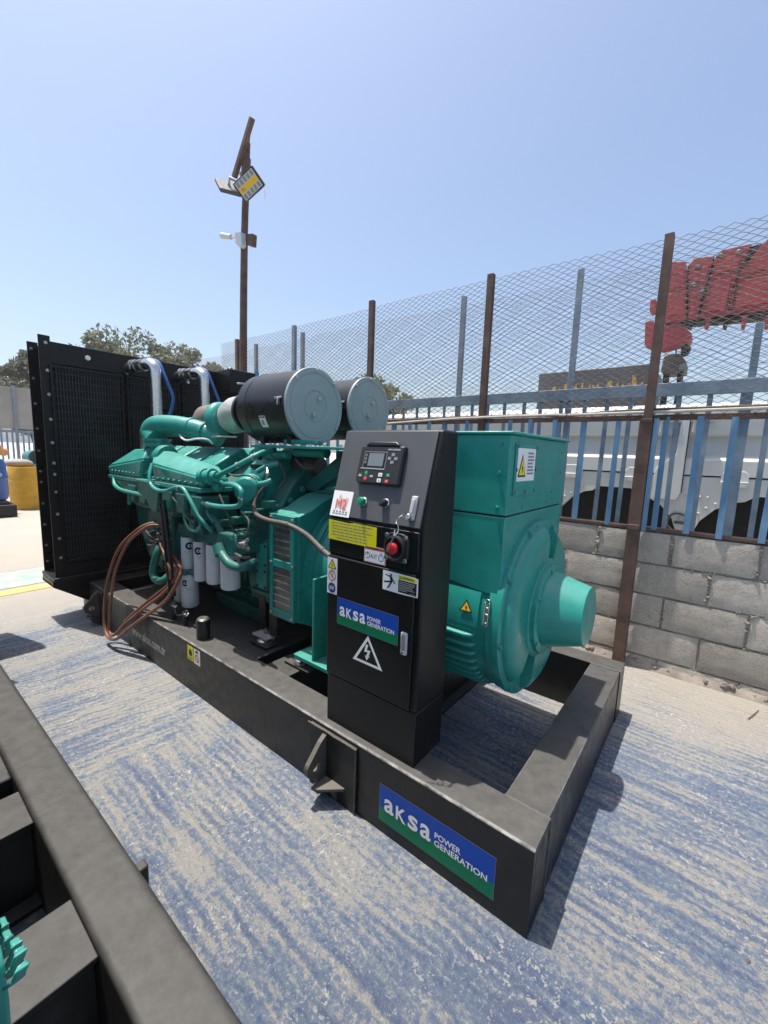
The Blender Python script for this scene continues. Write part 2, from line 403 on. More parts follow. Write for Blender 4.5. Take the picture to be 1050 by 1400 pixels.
def piece(me, name, parent, loc, rot=None, scale=None):
    """one of many alike pieces: shares its mesh"""
    o = bpy.data.objects.new(name, me); COL.objects.link(o); o.parent = parent
    base = Vector(ROOT_LOC.get(parent.name, (0, 0, 0)))
    o.location = Vector(loc) - base
    if rot: o.rotation_euler = rot
    if scale: o.scale = scale
    return o

_txt = {}
def text_geo(body, bold=0.0):
    key = (body, bold)
    if key in _txt: return _txt[key]
    c = bpy.data.curves.new('t', 'FONT'); c.body = body; c.size = 1.0; c.offset = bold; c.resolution_u = 4
    o = bpy.data.objects.new('t', c); COL.objects.link(o)
    bpy.context.view_layer.update()
    me = bpy.data.meshes.new_from_object(o)
    v = [(p.co.x, p.co.y) for p in me.vertices]; f = [tuple(p.vertices) for p in me.polygons]
    bpy.data.objects.remove(o); bpy.data.curves.remove(c); bpy.data.meshes.remove(me)
    xs = [p[0] for p in v]; ys = [p[1] for p in v]
    _txt[key] = (v, f, min(xs), max(xs), min(ys), max(ys)); return _txt[key]
class Print(MB):
    """flat print / sticker on a plane: O origin, ex/ey unit axes, prints layered outward"""
    def __init__(s, O, ex, ey, step=.0009):
        super().__init__(); s.O = Vector(O); s.ex = Vector(ex).normalized(); s.ey = Vector(ey).normalized()
        s.n = s.ex.cross(s.ey).normalized(); s.mats = []; s.step = step
    def mat(s, m):
        if m not in s.mats: s.mats.append(m)
        s.m = s.mats.index(m)
    def P(s, u, v, l): return s.O + s.ex * u + s.ey * v + s.n * (s.step * (l + 1))
    def poly(s, pts, l, m):
        s.mat(m); s.add([s.P(u, v, l) for u, v in pts], [tuple(range(len(pts)))]); return s
    def rect(s, u0, v0, u1, v1, l, m): return s.poly([(u0, v0), (u1, v0), (u1, v1), (u0, v1)], l, m)
    def ring(s, u, v, r, w, l, m, n=24, a0=0, a1=2 * math.pi, sx=1):
        s.mat(m)
        for i in range(n):
            a, b = a0 + (a1 - a0) * i / n, a0 + (a1 - a0) * (i + 1) / n
            s.add([s.P(u + sx * q * math.cos(t), v + q * math.sin(t), l) for q, t in ((r - w, a), (r, a), (r, b), (r - w, b))], [(0, 1, 2, 3)])
        return s
    def disc(s, u, v, r, l, m, n=24): return s.poly([(u + r * math.cos(2 * math.pi * i / n), v + r * math.sin(2 * math.pi * i / n)) for i in range(n)], l, m)
    def line(s, a, b, w, l, m):
        d = Vector((b[0] - a[0], b[1] - a[1])); p = Vector((-d.y, d.x)).normalized() * w / 2
        return s.poly([(a[0] - p.x, a[1] - p.y), (b[0] - p.x, b[1] - p.y), (b[0] + p.x, b[1] + p.y), (a[0] + p.x, a[1] + p.y)], l, m)
    def text(s, body, u0, v0, w, h, l, m, bold=.0):
        v, f, x0, x1, y0, y1 = text_geo(body, bold); s.mat(m)
        s.add([s.P(u0 + (x - x0) / (x1 - x0) * w, v0 + (y - y0) / (y1 - y0) * h, l) for x, y in v], f); return s
    def tri_sign(s, cx, cy, w, h, l, m_out, m_in, m_bolt, t=.16):
        A = [(cx, cy + h), (cx - w / 2, cy), (cx + w / 2, cy)]
        g = (cx, cy + h / 3); B = [(g[0] + (p[0] - g[0]) * (1 - 2.2 * t), g[1] + (p[1] - g[1]) * (1 - 2.2 * t)) for p in A]
        s.poly(A, l, m_out); s.poly(B, l + 1, m_in)
        q = lambda x, y: (cx + x * w, cy + y * h)
        s.poly([q(.03, .58), q(-.09, .36), q(.0, .38), q(-.02, .31), q(.07, .31), q(.07, .45), q(-.01, .43)], l + 2, m_bolt)
        s.poly([q(-.02, .40), q(.07, .40), q(.035, .17), q(-.03, .22), q(.0, .24)], l + 3, m_bolt); return s
    def done(s, name, parent, **kw):
        # make every face look outward
        for i, f in enumerate(s.f):
            a, b, c = (Vector(s.v[k]) for k in f[:3])
            nn = (b - a).cross(c - a)
            if len(f) > 3: nn = nn + (Vector(s.v[f[2]]) - a).cross(Vector(s.v[f[3]]) - a)
            if nn.dot(s.n) < 0: s.f[i] = f[::-1]
        return part(name, s, s.mats, parent, **kw)

# ------------------------------------------------------------------ ground
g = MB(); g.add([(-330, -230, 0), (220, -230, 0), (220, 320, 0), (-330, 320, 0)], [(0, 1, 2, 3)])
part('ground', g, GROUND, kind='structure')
b = MB(); b.add([(-5.06, -4, .004), (-4.90, -4, .004), (-5.02, 1.9, .004), (-5.2, 1.9, .004)], [(0, 1, 2, 3)])
part('painted_line', b, STRIPE, kind='structure')
b = MB(); b.add([(-5.8, -4, .004), (-5.13, -4, .004), (-5.27, 1.9, .004), (-5.95, 1.9, .004)], [(0, 1, 2, 3)])
part('painted_band', b, TEALB, kind='structure')

# ------------------------------------------------------------------ concrete block wall
WY = 2.3216; WT = .17; ZT = 1.013; Q = .232; QL = .464
wall = thing('block_wall', 'low wall of bare grey concrete blocks beneath the blue fence', 'wall', (0, WY + WT / 2, 0))
b = MB(); b.box(-7, 2.6, WY + .014, WY + WT - .014, 0, ZT - .006)
part('mortar_core', b, MORTAR, wall)
def block_mesh(k, L):
    r = np.random.default_rng(40 + k); nx, nz = 9, 5; jl = .011
    h = Q / 2 - jl / 2; l = L / 2 - jl / 2
    bb = MB(); front = []
    for j in range(nz + 1):
        for i in range(nx + 1):
            u, v = -l + 2 * l * i / nx, -h + 2 * h * j / nz
            e = (i in (0, nx)) + (j in (0, nz))
            yy = -WT / 2 + r.uniform(0, .003) + e * r.uniform(.001, .008)
            if e: u -= math.copysign(r.uniform(0, .006), u) * (i in (0, nx)); v -= math.copysign(r.uniform(0, .005), v) * (j in (0, nz))
            front.append((u, yy, v))
    fs = [(j * (nx + 1) + i, j * (nx + 1) + i + 1, (j + 1) * (nx + 1) + i + 1, (j + 1) * (nx + 1) + i) for j in range(nz) for i in range(nx)]
    bb.add(front, fs)
    bb.box(-l + .002, l - .002, -WT / 2 + .009, WT / 2, -h + .002, h - .002)
    return bb.mesh('block', BLOCK, 60)
bm_full = [block_mesh(k, QL) for k in range(5)]
for row in range(5):
    zc = ZT - Q * (row + .5)
    off = .109 + (QL / 2 if row % 2 else 0)
    k0 = math.floor((-6.6 - off) / QL); x = off + k0 * QL
    while x < 2.3:
        w = min(1, 1.0)
        zz = zc + random.uniform(-.003, .003)
        piece(bm_full[random.randrange(5)], 'block', wall, (x + QL / 2 + random.uniform(-.006, .006), WY + WT / 2 + random.uniform(-.004, .004), zz),
              (0, random.uniform(-.006, .006), random.uniform(-.006, .006)))
        x += QL
# lumps of squeezed-out mortar in the upright joints, along the beds and at the foot
b = MB()
def lump(bb, c, r):
    n = 5; o = len(bb.v); bb.sphere(c, r, n, random.uniform(.7, 1.5), random.uniform(.5, .9), random.uniform(.6, 1.2))
    for i in range(o, len(bb.v)):
        p = bb.v[i]; bb.v[i] = tuple(q + random.uniform(-.22, .22) * r for q in p)
for row in range(5):
    off = .109 + (QL / 2 if row % 2 else 0); k0 = math.floor((-2.0 - off) / QL); x = off + k0 * QL
    while x < 1.6:
        fill = random.random()
        zt, zb = ZT - Q * row - .01, ZT - Q * (row + 1) + .01
        for _ in range(int(26 * fill) + 3):
            lump(b, (x + random.uniform(-.010, .012), WY + random.uniform(.0, .012), random.uniform(zb, zt)), random.uniform(.004, .012))
        x += QL
    z = ZT - Q * (row + 1)
    for _ in range(90):
        lump(b, (random.uniform(-1.6, 1.5), WY + .008, z + random.uniform(-.005, .005)), random.uniform(.003, .008))
for _ in range(130):
    lump(b, (random.uniform(-1.8, 1.6), WY - random.uniform(0, .012), random.uniform(0, .05)), random.uniform(.008, .022))
for _ in range(60):
    lump(b, (random.uniform(-1.8, 1.6), WY + random.uniform(.01, .1), ZT + random.uniform(-.004, .002)), random.uniform(.004, .012))
b.prism([(WY + .02, 0), (WY - .03, 0), (WY - .012, .035), (WY + .02, .07)], lambda y, z: (-6.9, y, z), (9.4, 0, 0))
part('mortar_lumps', b, MORTAR, wall, kind='stuff')

# ------------------------------------------------------------------ fences
def diamond_mesh(x0, x1, z0, z1, y, w, h, rad, mat, name, parent, seed):
    r = np.random.default_rng(seed); bb = MB(); half = w / 2
    ncol = int((x1 - x0) / half); nrow = int(round((z1 - z0) / h)); vs = []; fs = []
    def node(i, k, s_):
        return (x0 + i * half, y + .006 * (1 if (i + k) % 2 else -1), z0 + (k + .5) * h + s_ * h * .5)
    jit = r.normal(0, .0013, (ncol + 1, nrow + 2, 2)); wave = .010 * np.sin(np.arange(ncol + 1) * .051 + seed) + .004 * np.sin(np.arange(ncol + 1) * .17)
    for k in range(nrow):
        for i in range(ncol):
            s0 = 1 if (i + k) % 2 == 0 else -1
            for (ii, ss) in ((i, s0), ):
                kk = k if ss < 0 else k + 1; kn = k if -ss < 0 else k + 1
                a = np.array((x0 + i * half + jit[i, kk, 0], y + .007 * ss + wave[i] * .4, z0 + kk * h + jit[i, kk, 1] + wave[i]))
                c = np.array((x0 + (i + 1) * half + jit[i + 1, kn, 0], y - .007 * ss + wave[i + 1] * .4, z0 + kn * h + jit[i + 1, kn, 1] + wave[i + 1]))
                # slight rounding at the knuckles
                d = c - a; L = np.linalg.norm(d); d = d / L
                a2 = a - d * rad; c2 = c + d * rad
                up = np.array((0, 1.0, 0)); sd_ = np.cross(d, up); sd_ /= np.linalg.norm(sd_); up = np.cross(sd_, d)
                o = len(vs)
                for q in (a2, c2):
                    for t in range(4):
                        an = math.pi / 4 + t * math.pi / 2; vs.append(tuple(q + rad * (sd_ * math.cos(an) + up * math.sin(an))))
                fs += [(o, o + 1, o + 5, o + 4), (o + 1, o + 2, o + 6, o + 5), (o + 2, o + 3, o + 7, o + 6), (o + 3, o, o + 4, o + 7)]
    bb.add(vs, fs)
    return part(name, bb, mat, parent, kind='stuff')
fence = thing('picket_fence', 'front blue picket fence with rusty posts and wire mesh on the block wall', 'fence', (0, WY + .04, 0))
FY = 2.36
def L_post(x, z0, z1, a, bdep, t, y0):  # angle iron: face toward the yard, leg running back on the right side
    bb = MB(); bb.box(x - a, x, y0, y0 + t, z0, z1); bb.box(x - t, x, y0 + t, y0 + bdep, z0, z1); return bb
part('post', L_post(-.092, 1.80, 2.985, .052, .062, .008, 2.252), RUST, fence, label='rusty upper post welded above the rail')
part('post', L_post(-.085, 0, 1.80, .078, .070, .009, 2.245), RUST, fence, label='rusty thick post standing in front of the block wall')
b = MB(); b.box(-.16, -.09, 2.238, 2.25, 1.02, 1.06); part('weld_plate', b, RUST, fence, .004)
b = MB(); b.box(-.15, -.085, 2.240, 2.262, 1.775, 1.80); part('weld_plate', b, RUST, fence, .004)
b = MB(); b.box(-.078, -.052, 2.262, 2.30, 1.02, 1.80); part('post_liner', b, FBLUE, fence, label='blue painted strip welded beside the rusty post')
for xx, m_, hh in ((-1.36, RUST, 3.03), (-2.68, RUST, 3.06), (-5.14, RUST, 3.0), (1.12, RUST, 3.0)):
    part('post', L_post(xx, 0.9, hh, .055, .045, .007, 2.30), m_, fence)
part('post', L_post(-3.92, .9, 3.0, .05, .04, .007, 2.30), FGREY, fence, label='grey painted fence post')
b = MB(); b.box(-6.5, 2.5, 2.325, 2.375, 1.795, 1.832); part('top_rail', b, RUST, fence, .003)
b = MB(); b.box(-6.5, 2.5, 2.325, 2.395, 1.016, 1.040); part('bottom_rail', b, RUST, fence, .003)
def picket_mesh(z0, z1, w, d, t, mat, flip):
    bb = MB()
    if flip: bb.box(-w / 2, w / 2, -t, 0, z0, z1); bb.box(w / 2 - t, w / 2, 0, d, z0, z1)
    else: bb.box(-w / 2, w / 2, -t, 0, z0, z1); bb.box(-w / 2, -w / 2 + t, 0, d, z0, z1)
    return bb.mesh('picket', mat)
pk = [picket_mesh(1.026, 1.815, .036, .028, .005, FBLUE, k) for k in (0, 1)]
x = -6.3; xs = []
while x < -.45: xs.append(x); x += .198
xs += [-.325, .0, .185, .365, .56]
x = .755
while x < 2.4: xs.append(x); x += .195
for x in xs:
    piece(pk[random.randrange(2)], 'picket', fence, (x + random.uniform(-.012, .012), 2.322, random.uniform(-.01, .006)),
          (random.uniform(-.012, .012), random.uniform(-.022, .022), random.uniform(-.25, .25)))
diamond_mesh(-5.6, 1.6, 1.80, 3.0, 2.335, .078, .0214, .0022, WIRE, 'wire_mesh', fence, 3)
# cable and conduit tied along the rail
b = MB()
b.tube([(-6.2, 2.30, 1.80), (-3.4, 2.30, 1.805), (-2.6, 2.295, 1.80), (-1.7, 2.30, 1.835), (-.8, 2.292, 1.846), (-.65, 2.29, 1.842), (.2, 2.285, 1.85), (1.2, 2.29, 1.862), (2.4, 2.29, 1.87)], .0105, 8, 8)
tag(part('cable', b, CONDUIT), 'pale dusty cable laid along the front fence rail', 'cable', 'cables on the fence rail')
b = MB()
b.tube([(-6.2, 2.315, 1.785), (-3.3, 2.312, 1.835), (-2.2, 2.31, 1.84), (-1.1, 2.305, 1.852), (-.66, 2.30, 1.835), (-.3, 2.30, 1.862), (.9, 2.30, 1.872), (2.4, 2.30, 1.88)], .009, 8, 8)
b.tube([(-.66, 2.284, 1.78), (-.664, 2.282, 1.83), (-.66, 2.284, 1.875), (-.655, 2.30, 1.90)], .003, 6, 4)
tag(part('cable', b, CABLE), 'thinner dark cable tied behind the pale one on the fence rail', 'cable', 'cables on the fence rail')

BY = 3.0
fence2 = thing('picket_fence', 'rear blue picket fence with grey-blue posts, nearer the white truck', 'fence', (0, BY, 0))
for xx, hh in ((.42, 2.53), (-.852, 3.18), (-2.008, 3.17), (-3.30, 3.17), (-4.58, 3.17), (-5.7, 3.15)):
    b = MB(); b.box(xx - .024, xx + .024, BY - .024, BY + .024, 0, hh); part('post', b, FGREY if xx < -1 else FBLUE2, fence2, .003)
b = MB(); b.box(-8, 2.8, BY - .045, BY - .026, 2.035, 2.14); part('top_rail', b, FBLUE2, fence2, .004)
b = MB(); b.box(-8, 2.8, BY - .045, BY - .026, .62, .68); part('bottom_rail', b, FBLUE, fence2, .004)
pb = picket_mesh(.55, 2.04, .036, .02, .005, FBLUE2, 0)
for i in range(58):
    x = -8 + i * .182
    piece(pb, 'picket', fence2, (x + random.uniform(-.008, .008), BY - .02, 0), (0, random.uniform(-.012, .012), random.uniform(-.1, .1)))
diamond_mesh(-7.6, 1.8, 2.12, 3.11, BY + .035, .078, .0214, .0017, WIRE, 'wire_mesh', fence2, 9)

# ------------------------------------------------------------------ white truck behind the fences
TY = 4.2
truck = thing('truck', 'long white riveted truck body with dark wheel arches behind the blue fences', 'truck', (-1, TY + .9, 0))
def arc_pts(cx, cz, r, a0, a1, n): return [(cx + r * math.cos(a0 + (a1 - a0) * i / n), cz + r * math.sin(a0 + (a1 - a0) * i / n)) for i in range(n + 1)]
arches = [(-3.35, .62), (-.60, .62), (.78, .62), (2.1, .62)]
outline = [(-4.6, .78)]
for cx, hw in arches:
    outline += [(cx - hw, .78)] + [(cx - hw + .05, .92), (cx - hw + .16, 1.05), (cx - hw + .30, 1.135), (cx - .24, 1.15), (cx - .16, 1.21), (cx + .16, 1.21), (cx + .24, 1.15), (cx + hw - .30, 1.135), (cx + hw - .16, 1.05), (cx + hw - .05, .92), (cx + hw, .78)]
outline += [(3.2, .78), (3.2, 1.375), (-4.6, 1.375)]
b = MB(); b.prism(outline, lambda x, z: (x, TY, z), (0, .08, 0)); part('fender_panel', b, WHITET, truck, .006)
b = MB(); b.prism([(TY - .012, 1.39), (TY - .012, 1.545), (TY + .02, 1.565), (TY + .10, 1.60), (TY + .13, 1.79), (TY + .03, 1.80), (TY + .02, 1.83), (TY + .02, 2.06), (TY + .10, 2.12), (TY + 1.7, 2.14), (TY + 1.7, 1.39)],
                  lambda y, z: (-4.6, y, z), (7.8, 0, 0)); part('body', b, WHITET, truck, .006)
b = MB(); b.box(-4.5, 3.1, TY + .09, TY + 1.6, .5, 1.385); part('underbody', b, DARKARCH, truck)
for cx, hw in arches:
    w = MB(); w.lathe((cx, TY + .10, .56), (0, 1, 0), [(0, .30), (.0, .47), (.03, .52), (.22, .52), (.25, .47), (.25, .2)], 36)
    o = part('wheel', w, TYRE, truck); r_ = MB(); r_.lathe((cx, TY + .09, .56), (0, 1, 0), [(.0, .05), (.02, .12), (.03, .27), (0, .30), (.05, .30)], 28); part('rim', r_, DARKG, o)
for x in (-2.6, -1.06, -.40, .44, 1.6):
    h_ = MB(); h_.prism([(x - .11, 1.29), (x + .11, 1.29), (x + .105, 1.41), (x + .075, 1.445), (x - .075, 1.445), (x - .105, 1.41)], lambda u, v: (u, TY - .005, v), (0, -.012, 0))
    o = part('latch_plate', h_, WHITET, truck, .004)
    h2 = MB(); h2.tube([(x - .09, TY - .02, 1.33), (x - .085, TY - .05, 1.335), (x + .085, TY - .05, 1.335), (x + .09, TY - .02, 1.33)], .011, 8, 3); part('handle', h2, WHITES, o)
b = MB(); b.box(.015, .03, TY - .02, TY + .03, 1.2, 2.05); b.box(-.10, -.085, TY - .025, TY + .04, 1.6, 2.05); part('door_seam', b, DARKG, truck)
b = MB(); b.prism([(-.23, 1.12), (-.01, 1.12), (.02, 1.2), (.02, 1.98), (-.05, 1.98), (-.06, 1.6), (-.2, 1.47), (-.23, 1.42)], lambda u, v: (u, TY - .016, v), (0, -.02, 0)); part('brace_plate', b, WHITET, truck, .005)
for x in (-.16, .12):
    b = MB(); b.box(x - .08, x + .10, TY - .03, TY + .03, 1.92, 1.965); b.cyl((x - .09, TY - .035, 1.94), (x + .11, TY - .035, 1.94), .018); b.cyl((x - .06, TY - .04, 1.82), (x - .06, TY - .04, 1.95), .012)
    part('hinge', b, WHITES, truck, .003)
b = MB(); b.tube([(.01, TY - .008, .98), (-.04, TY - .012, .95), (-.06, TY - .012, .86), (-.01, TY - .012, .80), (.1, TY - .012, .72)], .01, 6, 6); b.tube([(.01, TY - .012, .98), (.09, TY - .012, .96), (.14, TY - .012, .86)], .01, 6, 6); b.box(.0, .09, TY - .02, TY, .87, .90)
part('tow_recess', b, DARKG, truck)
b = MB()
for cx, hw in arches:
    for sgn in (-1, 1):
        for (u, v) in ((hw + .02, .80), (hw - .0, .86), (hw - .03, .92), (hw - .07, .98), (hw - .13, 1.04), (hw - .20, 1.09), (hw - .28, 1.13), (hw + .03, .76)):
            b.sphere((cx + sgn * (u + .04), TY - .002, v + .02), .013, 4)
x = -4.4
while x < 3:
    if all(abs(x - cx) > hw - .1 for cx, hw in arches): b.sphere((x, TY - .002, 1.17), .013, 4)
    x += .062
part('rivets', b, WHITES, truck, kind='stuff')

# ------------------------------------------------------------------ red crane boom and dark trailer beyond
CY = 9.0
crane = thing('crane', 'red folded crane boom with hook showing above the fence at right', 'crane', (1.5, CY, 0))
def secpoly(pts, y0, dy, mat, name, bev=.02, lab=None):
    P2 = [(un(px, py, 'y', y0)[0], un(px, py, 'y', y0)[2]) for px, py in pts]
    bb = MB(); bb.prism(P2, lambda x, z: (x, y0, z), (0, dy, 0)); return part(name, bb, mat, crane, bev, label=lab)
secpoly([(916, 372), (944, 370), (980, 362), (1032, 352), (1060, 334), (1150, 292), (1150, 412), (1000, 430), (954, 436), (912, 440)], CY + .09, .36, REDC, 'boom', .01)
secpoly([(990, 348), (1150, 300), (1150, 316), (1060, 352), (985, 366)], CY + .075, .05, DARKARCH, 'cable_tray', .006)
s1 = secpoly([(914, 358), (938, 358), (938, 436), (908, 442)], CY - .06, .75, REDC, 'boom_head', .006)
s2 = secpoly([(942, 362), (950, 353), (977, 350), (966, 392), (954, 434), (940, 436)], CY, .62, REDC, 'boom_section', .006)
s3 = secpoly([(978, 352), (986, 342), (1028, 333), (1010, 370), (998, 430), (956, 434)], CY + .03, .56, REDC, 'boom_section', .006)
s4 = secpoly([(1031, 348), (1050, 326), (1150, 276), (1150, 410), (1000, 428), (1012, 372)], CY + .06, .5, REDC, 'boom_section', .006)
for pts_ in ([(917, 366), (935, 366), (935, 392), (915, 394)], [(914, 402), (935, 400), (935, 428), (912, 432)], [(947, 366), (970, 362), (964, 384), (945, 386)], [(944, 396), (961, 394), (953, 426), (943, 428)],
             [(984, 354), (1018, 346), (1006, 368), (977, 374)], [(974, 384), (1000, 378), (992, 422), (962, 427)], [(1030, 358), (1062, 338), (1062, 364), (1020, 374)], [(1014, 384), (1062, 374), (1062, 412), (1004, 420)]):
    secpoly(pts_, CY - .085 if pts_[0][0] < 940 else CY - .02, .06, REDC, 'boom_plate', .004)
secpoly([(930, 433), (1080, 418), (1150, 410), (1150, 418), (1060, 430), (930, 441)], CY + .1, .45, DARKARCH, 'slide_track', .01)
for q in (945, 968, 993, 1018, 1050):
    secpoly([(q - 3, 430), (q + 5, 429), (q + 3, 440), (q, 450), (q - 5, 449), (q - 4, 440)], CY + .05, .12, DARKARCH if q % 2 else REDC, 'guide_foot', .01)
secpoly([(882, 440), (893, 438), (896, 444), (897, 470), (890, 475), (881, 472)], CY - .1, .3, REDC, 'sheave_guard', .012)
secpoly([(889, 410), (897, 409), (897, 425), (888, 426)], CY - .05, .3, REDC, 'cylinder_end', .01)
hk = secpoly([(898, 448), (920, 443), (936, 447), (946, 456), (944, 465), (932, 469), (906, 476), (897, 476)], CY - .02, .45, REDC, 'hook_block', .006)
secpoly([(936, 468), (945, 474), (940, 484), (930, 487), (931, 476)], CY + .1, .2, DARKARCH, 'hook', .02)
b = MB(); p = un(925, 470, 'y', CY + .2); q = un(924, 486, 'y', CY + .2); b.cyl(p, q, .012); p = un(936, 443, 'y', CY + .1); q = un(1150, 425, 'y', CY + .1); b.cyl(p, q, .014); part('hoist_rope', b, DARKARCH, crane)
for (px, py) in ((955, 366), (948, 390), (985, 350), (1010, 345), (960, 400)):
    p = un(px, py, 'y', CY - .01); b = MB(); b.lathe(p, (0, -1, 0), [(0, .05), (.03, .045), (.05, .02)], 10); part('pin', b, DARKG, crane)
for pts_ in ([(941, 364), (939, 430)], [(976, 352), (966, 388), (954, 431)], [(1028, 340), (1012, 368), (1000, 400), (996, 427)]):
    b = MB(); b.tube([tuple(un(px, py, 'y', CY - .03)) for px, py in pts_], .011, 8, 3); part('hydraulic_hose', b, DARKARCH, crane)
pr0 = un(1150, 350, 'y', CY + .3)
b = MB(); b.prism([(pr0[0] - .3, pr0[2] - .7), (pr0[0] + .6, pr0[2] - .7), (pr0[0] + .9, 0), (pr0[0] - .5, 0)], lambda x, z: (x, CY, z), (0, .6, 0)); part('mast', b, REDC, crane, .02)
TRY = 10.5
def wxz(px, py, y): p = un(px, py, 'y', y); return p[0], p[2]
trailer = thing('container', 'dark grey container with faded yellow lettering beyond the fence', 'container', (-2.2, TRY + 1, 0))
x0, z1 = wxz(737, 511, TRY); x1, z1b = wxz(892, 497, TRY); zb = 1.2
b = MB(); b.hull8([(x0, TRY, 0), (x1, TRY, 0), (x1, TRY + 2.2, 0), (x0, TRY + 2.2, 0), (x0, TRY, z1), (x1, TRY, z1b), (x1, TRY + 2.2, z1b), (x0, TRY + 2.2, z1)])
cont = part('body', b, DARKG, trailer, .02)
P_ = Print((x0, TRY, 0), (1, 0, 0), (0, 0, 1), .004); Wd = x1 - x0; r2 = random.Random(5); u = .35
zt_ = wxz(760, 523, TRY)[1]
while u < Wd - .15:
    w_ = r2.uniform(.05, .17); hh = r2.uniform(.12, .30) + .22 * max(0, (u / Wd - .55))
    P_.poly([(u, zt_ - .35), (u + w_, zt_ - .35), (u + w_ * r2.uniform(.5, 1), zt_ - .35 + hh), (u + w_ * r2.uniform(0, .4), zt_ - .35 + hh * r2.uniform(.6, 1.1))], 0, YELP2)
    u += w_ + r2.uniform(-.02, .06)
P_.done('lettering', cont)
cabd = thing('engine_cover', 'dark grey machine housing with black top hanging in view under the crane hook', 'machine', (-.7, TRY - .8, 0))
xa, za = wxz(906, 484, TRY - .8); xb, zbb = wxz(936, 506, TRY - .8)
b = MB(); b.prism([(xa, zbb), (xa + .02, za - .05), (xa + .1, za), (xb - .12, za - .02), (xb, za - .18), (xb, zbb)], lambda x, z: (x, TRY - .8, z), (0, .8, 0)); o = part('hood', b, DARKG, cabd, .03)
b = MB(); b.box(xa + .05, xa + .12, TRY - .75, TRY - .2, 0, zbb + .02); b.box(xb - .12, xb - .05, TRY - .75, TRY - .2, 0, zbb + .02); part('leg', b, DARKARCH, cabd)
b = MB(); b.box(xb - .10, xb + .01, TRY - .815, TRY - .79, zbb + .02, za - .24); part('side_panel', b, FGREY, cabd)

# ------------------------------------------------------------------ trees
def tree(name, label, c, R, H, n, leaf, lmat, seed, trunk_h, group, squash=1.0, clumps=26):
    r = np.random.default_rng(seed)
    t = thing(name, label, 'tree', (c[0], c[1], 0), group)
    b = MB(); b.tube([(c[0], c[1], 0), (c[0] + .1 * R, c[1], trunk_h * .6), (c[0], c[1], trunk_h + .3 * H)], [R * .08, R * .06, R * .03], 8, 5)
    cc = []
    for k in range(clumps):
        d = r.normal(size=3); d /= np.linalg.norm(d); q = r.uniform(.35, 1) ** .6
        p = np.array([c[0] + d[0] * R * q, c[1] + d[1] * R * q * squash, trunk_h + H * .5 + d[2] * H * .5 * q]); cc.append((p, R * r.uniform(.16, .34)))
        if k % 2 == 0: b.tube([(c[0], c[1], trunk_h * r.uniform(.6, 1.)), tuple((p + np.array([c[0], c[1], trunk_h])) / 2), tuple(p)], [R * .03, R * .018, R * .006], 5, 3)
    part('trunk', b, BARK, t)
    pts = []
    for p, rr in cc:
        m = n // clumps; d = r.normal(size=(m, 3)); d /= np.linalg.norm(d, axis=1)[:, None]
        pts.append(p + d * (rr * r.uniform(.2, 1, m) ** .5)[:, None] * np.array([1, 1, .8]))
    pts = np.vstack(pts); m = len(pts)
    a = r.normal(size=(m, 3)); a /= np.linalg.norm(a, axis=1)[:, None]
    e = np.cross(a, r.normal(size=(m, 3))); e /= np.linalg.norm(e, axis=1)[:, None]
    l = leaf * r.uniform(.6, 1.3, m)[:, None]
    v = np.stack([pts - a * l, pts + e * l * .4, pts + a * l, pts - e * l * .4], 1).reshape(-1, 3)
    me = bpy.data.meshes.new('crown'); me.vertices.add(m * 4); me.vertices.foreach_set('co', v.ravel())
    me.loops.add(m * 4); me.loops.foreach_set('vertex_index', np.arange(m * 4)); me.polygons.add(m)
    me.polygons.foreach_set('loop_start', np.arange(m) * 4); me.polygons.foreach_set('loop_total', np.full(m, 4))
    me.materials.append(lmat); me.update(calc_edges=True); me.validate()
    link(me, 'crown', t)
tree('broad_tree', 'wide dusty olive tree rising behind the black radiator', (-30.5, 10.9, 0), 3.5, 4.5, 15000, .17, LEAFA, 1, 4.0, None, 1.0, 60)
tree('broad_tree', 'olive tree just right of the wide one behind the radiator', (-27.2, 13.2, 0), 2.4, 3.6, 9000, .16, LEAFA, 2, 4.0, None, 1.0, 40)
tree('bushy_tree', 'dark green tree partly hidden by the radiator edge, at far left', (-26.5, 4.6, 0), 1.55, 3.6, 7000, .15, LEAFB, 3, 2.0, None, 1.0, 34)
tree('bushy_tree', 'lower dark tree cut by the left edge of the photo', (-25, 2.6, 0), 1.5, 2.9, 6000, .15, LEAFB, 4, 1.8, None, 1.0, 34)
tree('young_tree', 'light green young tree behind both fences right of the air filters', (-9.4, 11, 0), 1.35, 2.6, 4600, .11, LEAFC, 5, 1.6, None, 1.0, 34)

# ------------------------------------------------------------------ far left yard
LX = -15.0
scr = thing('screen_fence', 'grey sheet screen fence with blue pickets across the far left of the yard', 'fence', (LX, 0, 0))
y = -6.0
for i in range(18):
    b = MB(); b.box(LX, LX + .03, y + .03, y + .83, 1.80, 2.92); part('sheet_panel', b, TARP, scr, .004)
    b = MB(); b.box(LX + .03, LX + .075, y - .03, y + .03, 0, 2.97); part('post', b, FGREY, scr)
    y += .86
b = MB(); b.box(LX + .02, LX + .06, -6, 9.4, 1.70, 1.77); part('rail', b, FGREY, scr)
pkl = MB(); pkl.box(-.015, .015, -.02, .02, .25, 1.70); pkm = pkl.mesh('picket', FBLUE)
y = -1.0
while y < 5: piece(pkm, 'picket', scr, (LX + .04, y, 0)); y += .115
b = MB(); b.box(LX + .0, LX + .1, -6, 9.4, 0, .3); part('kerb', b, MORTAR, scr)
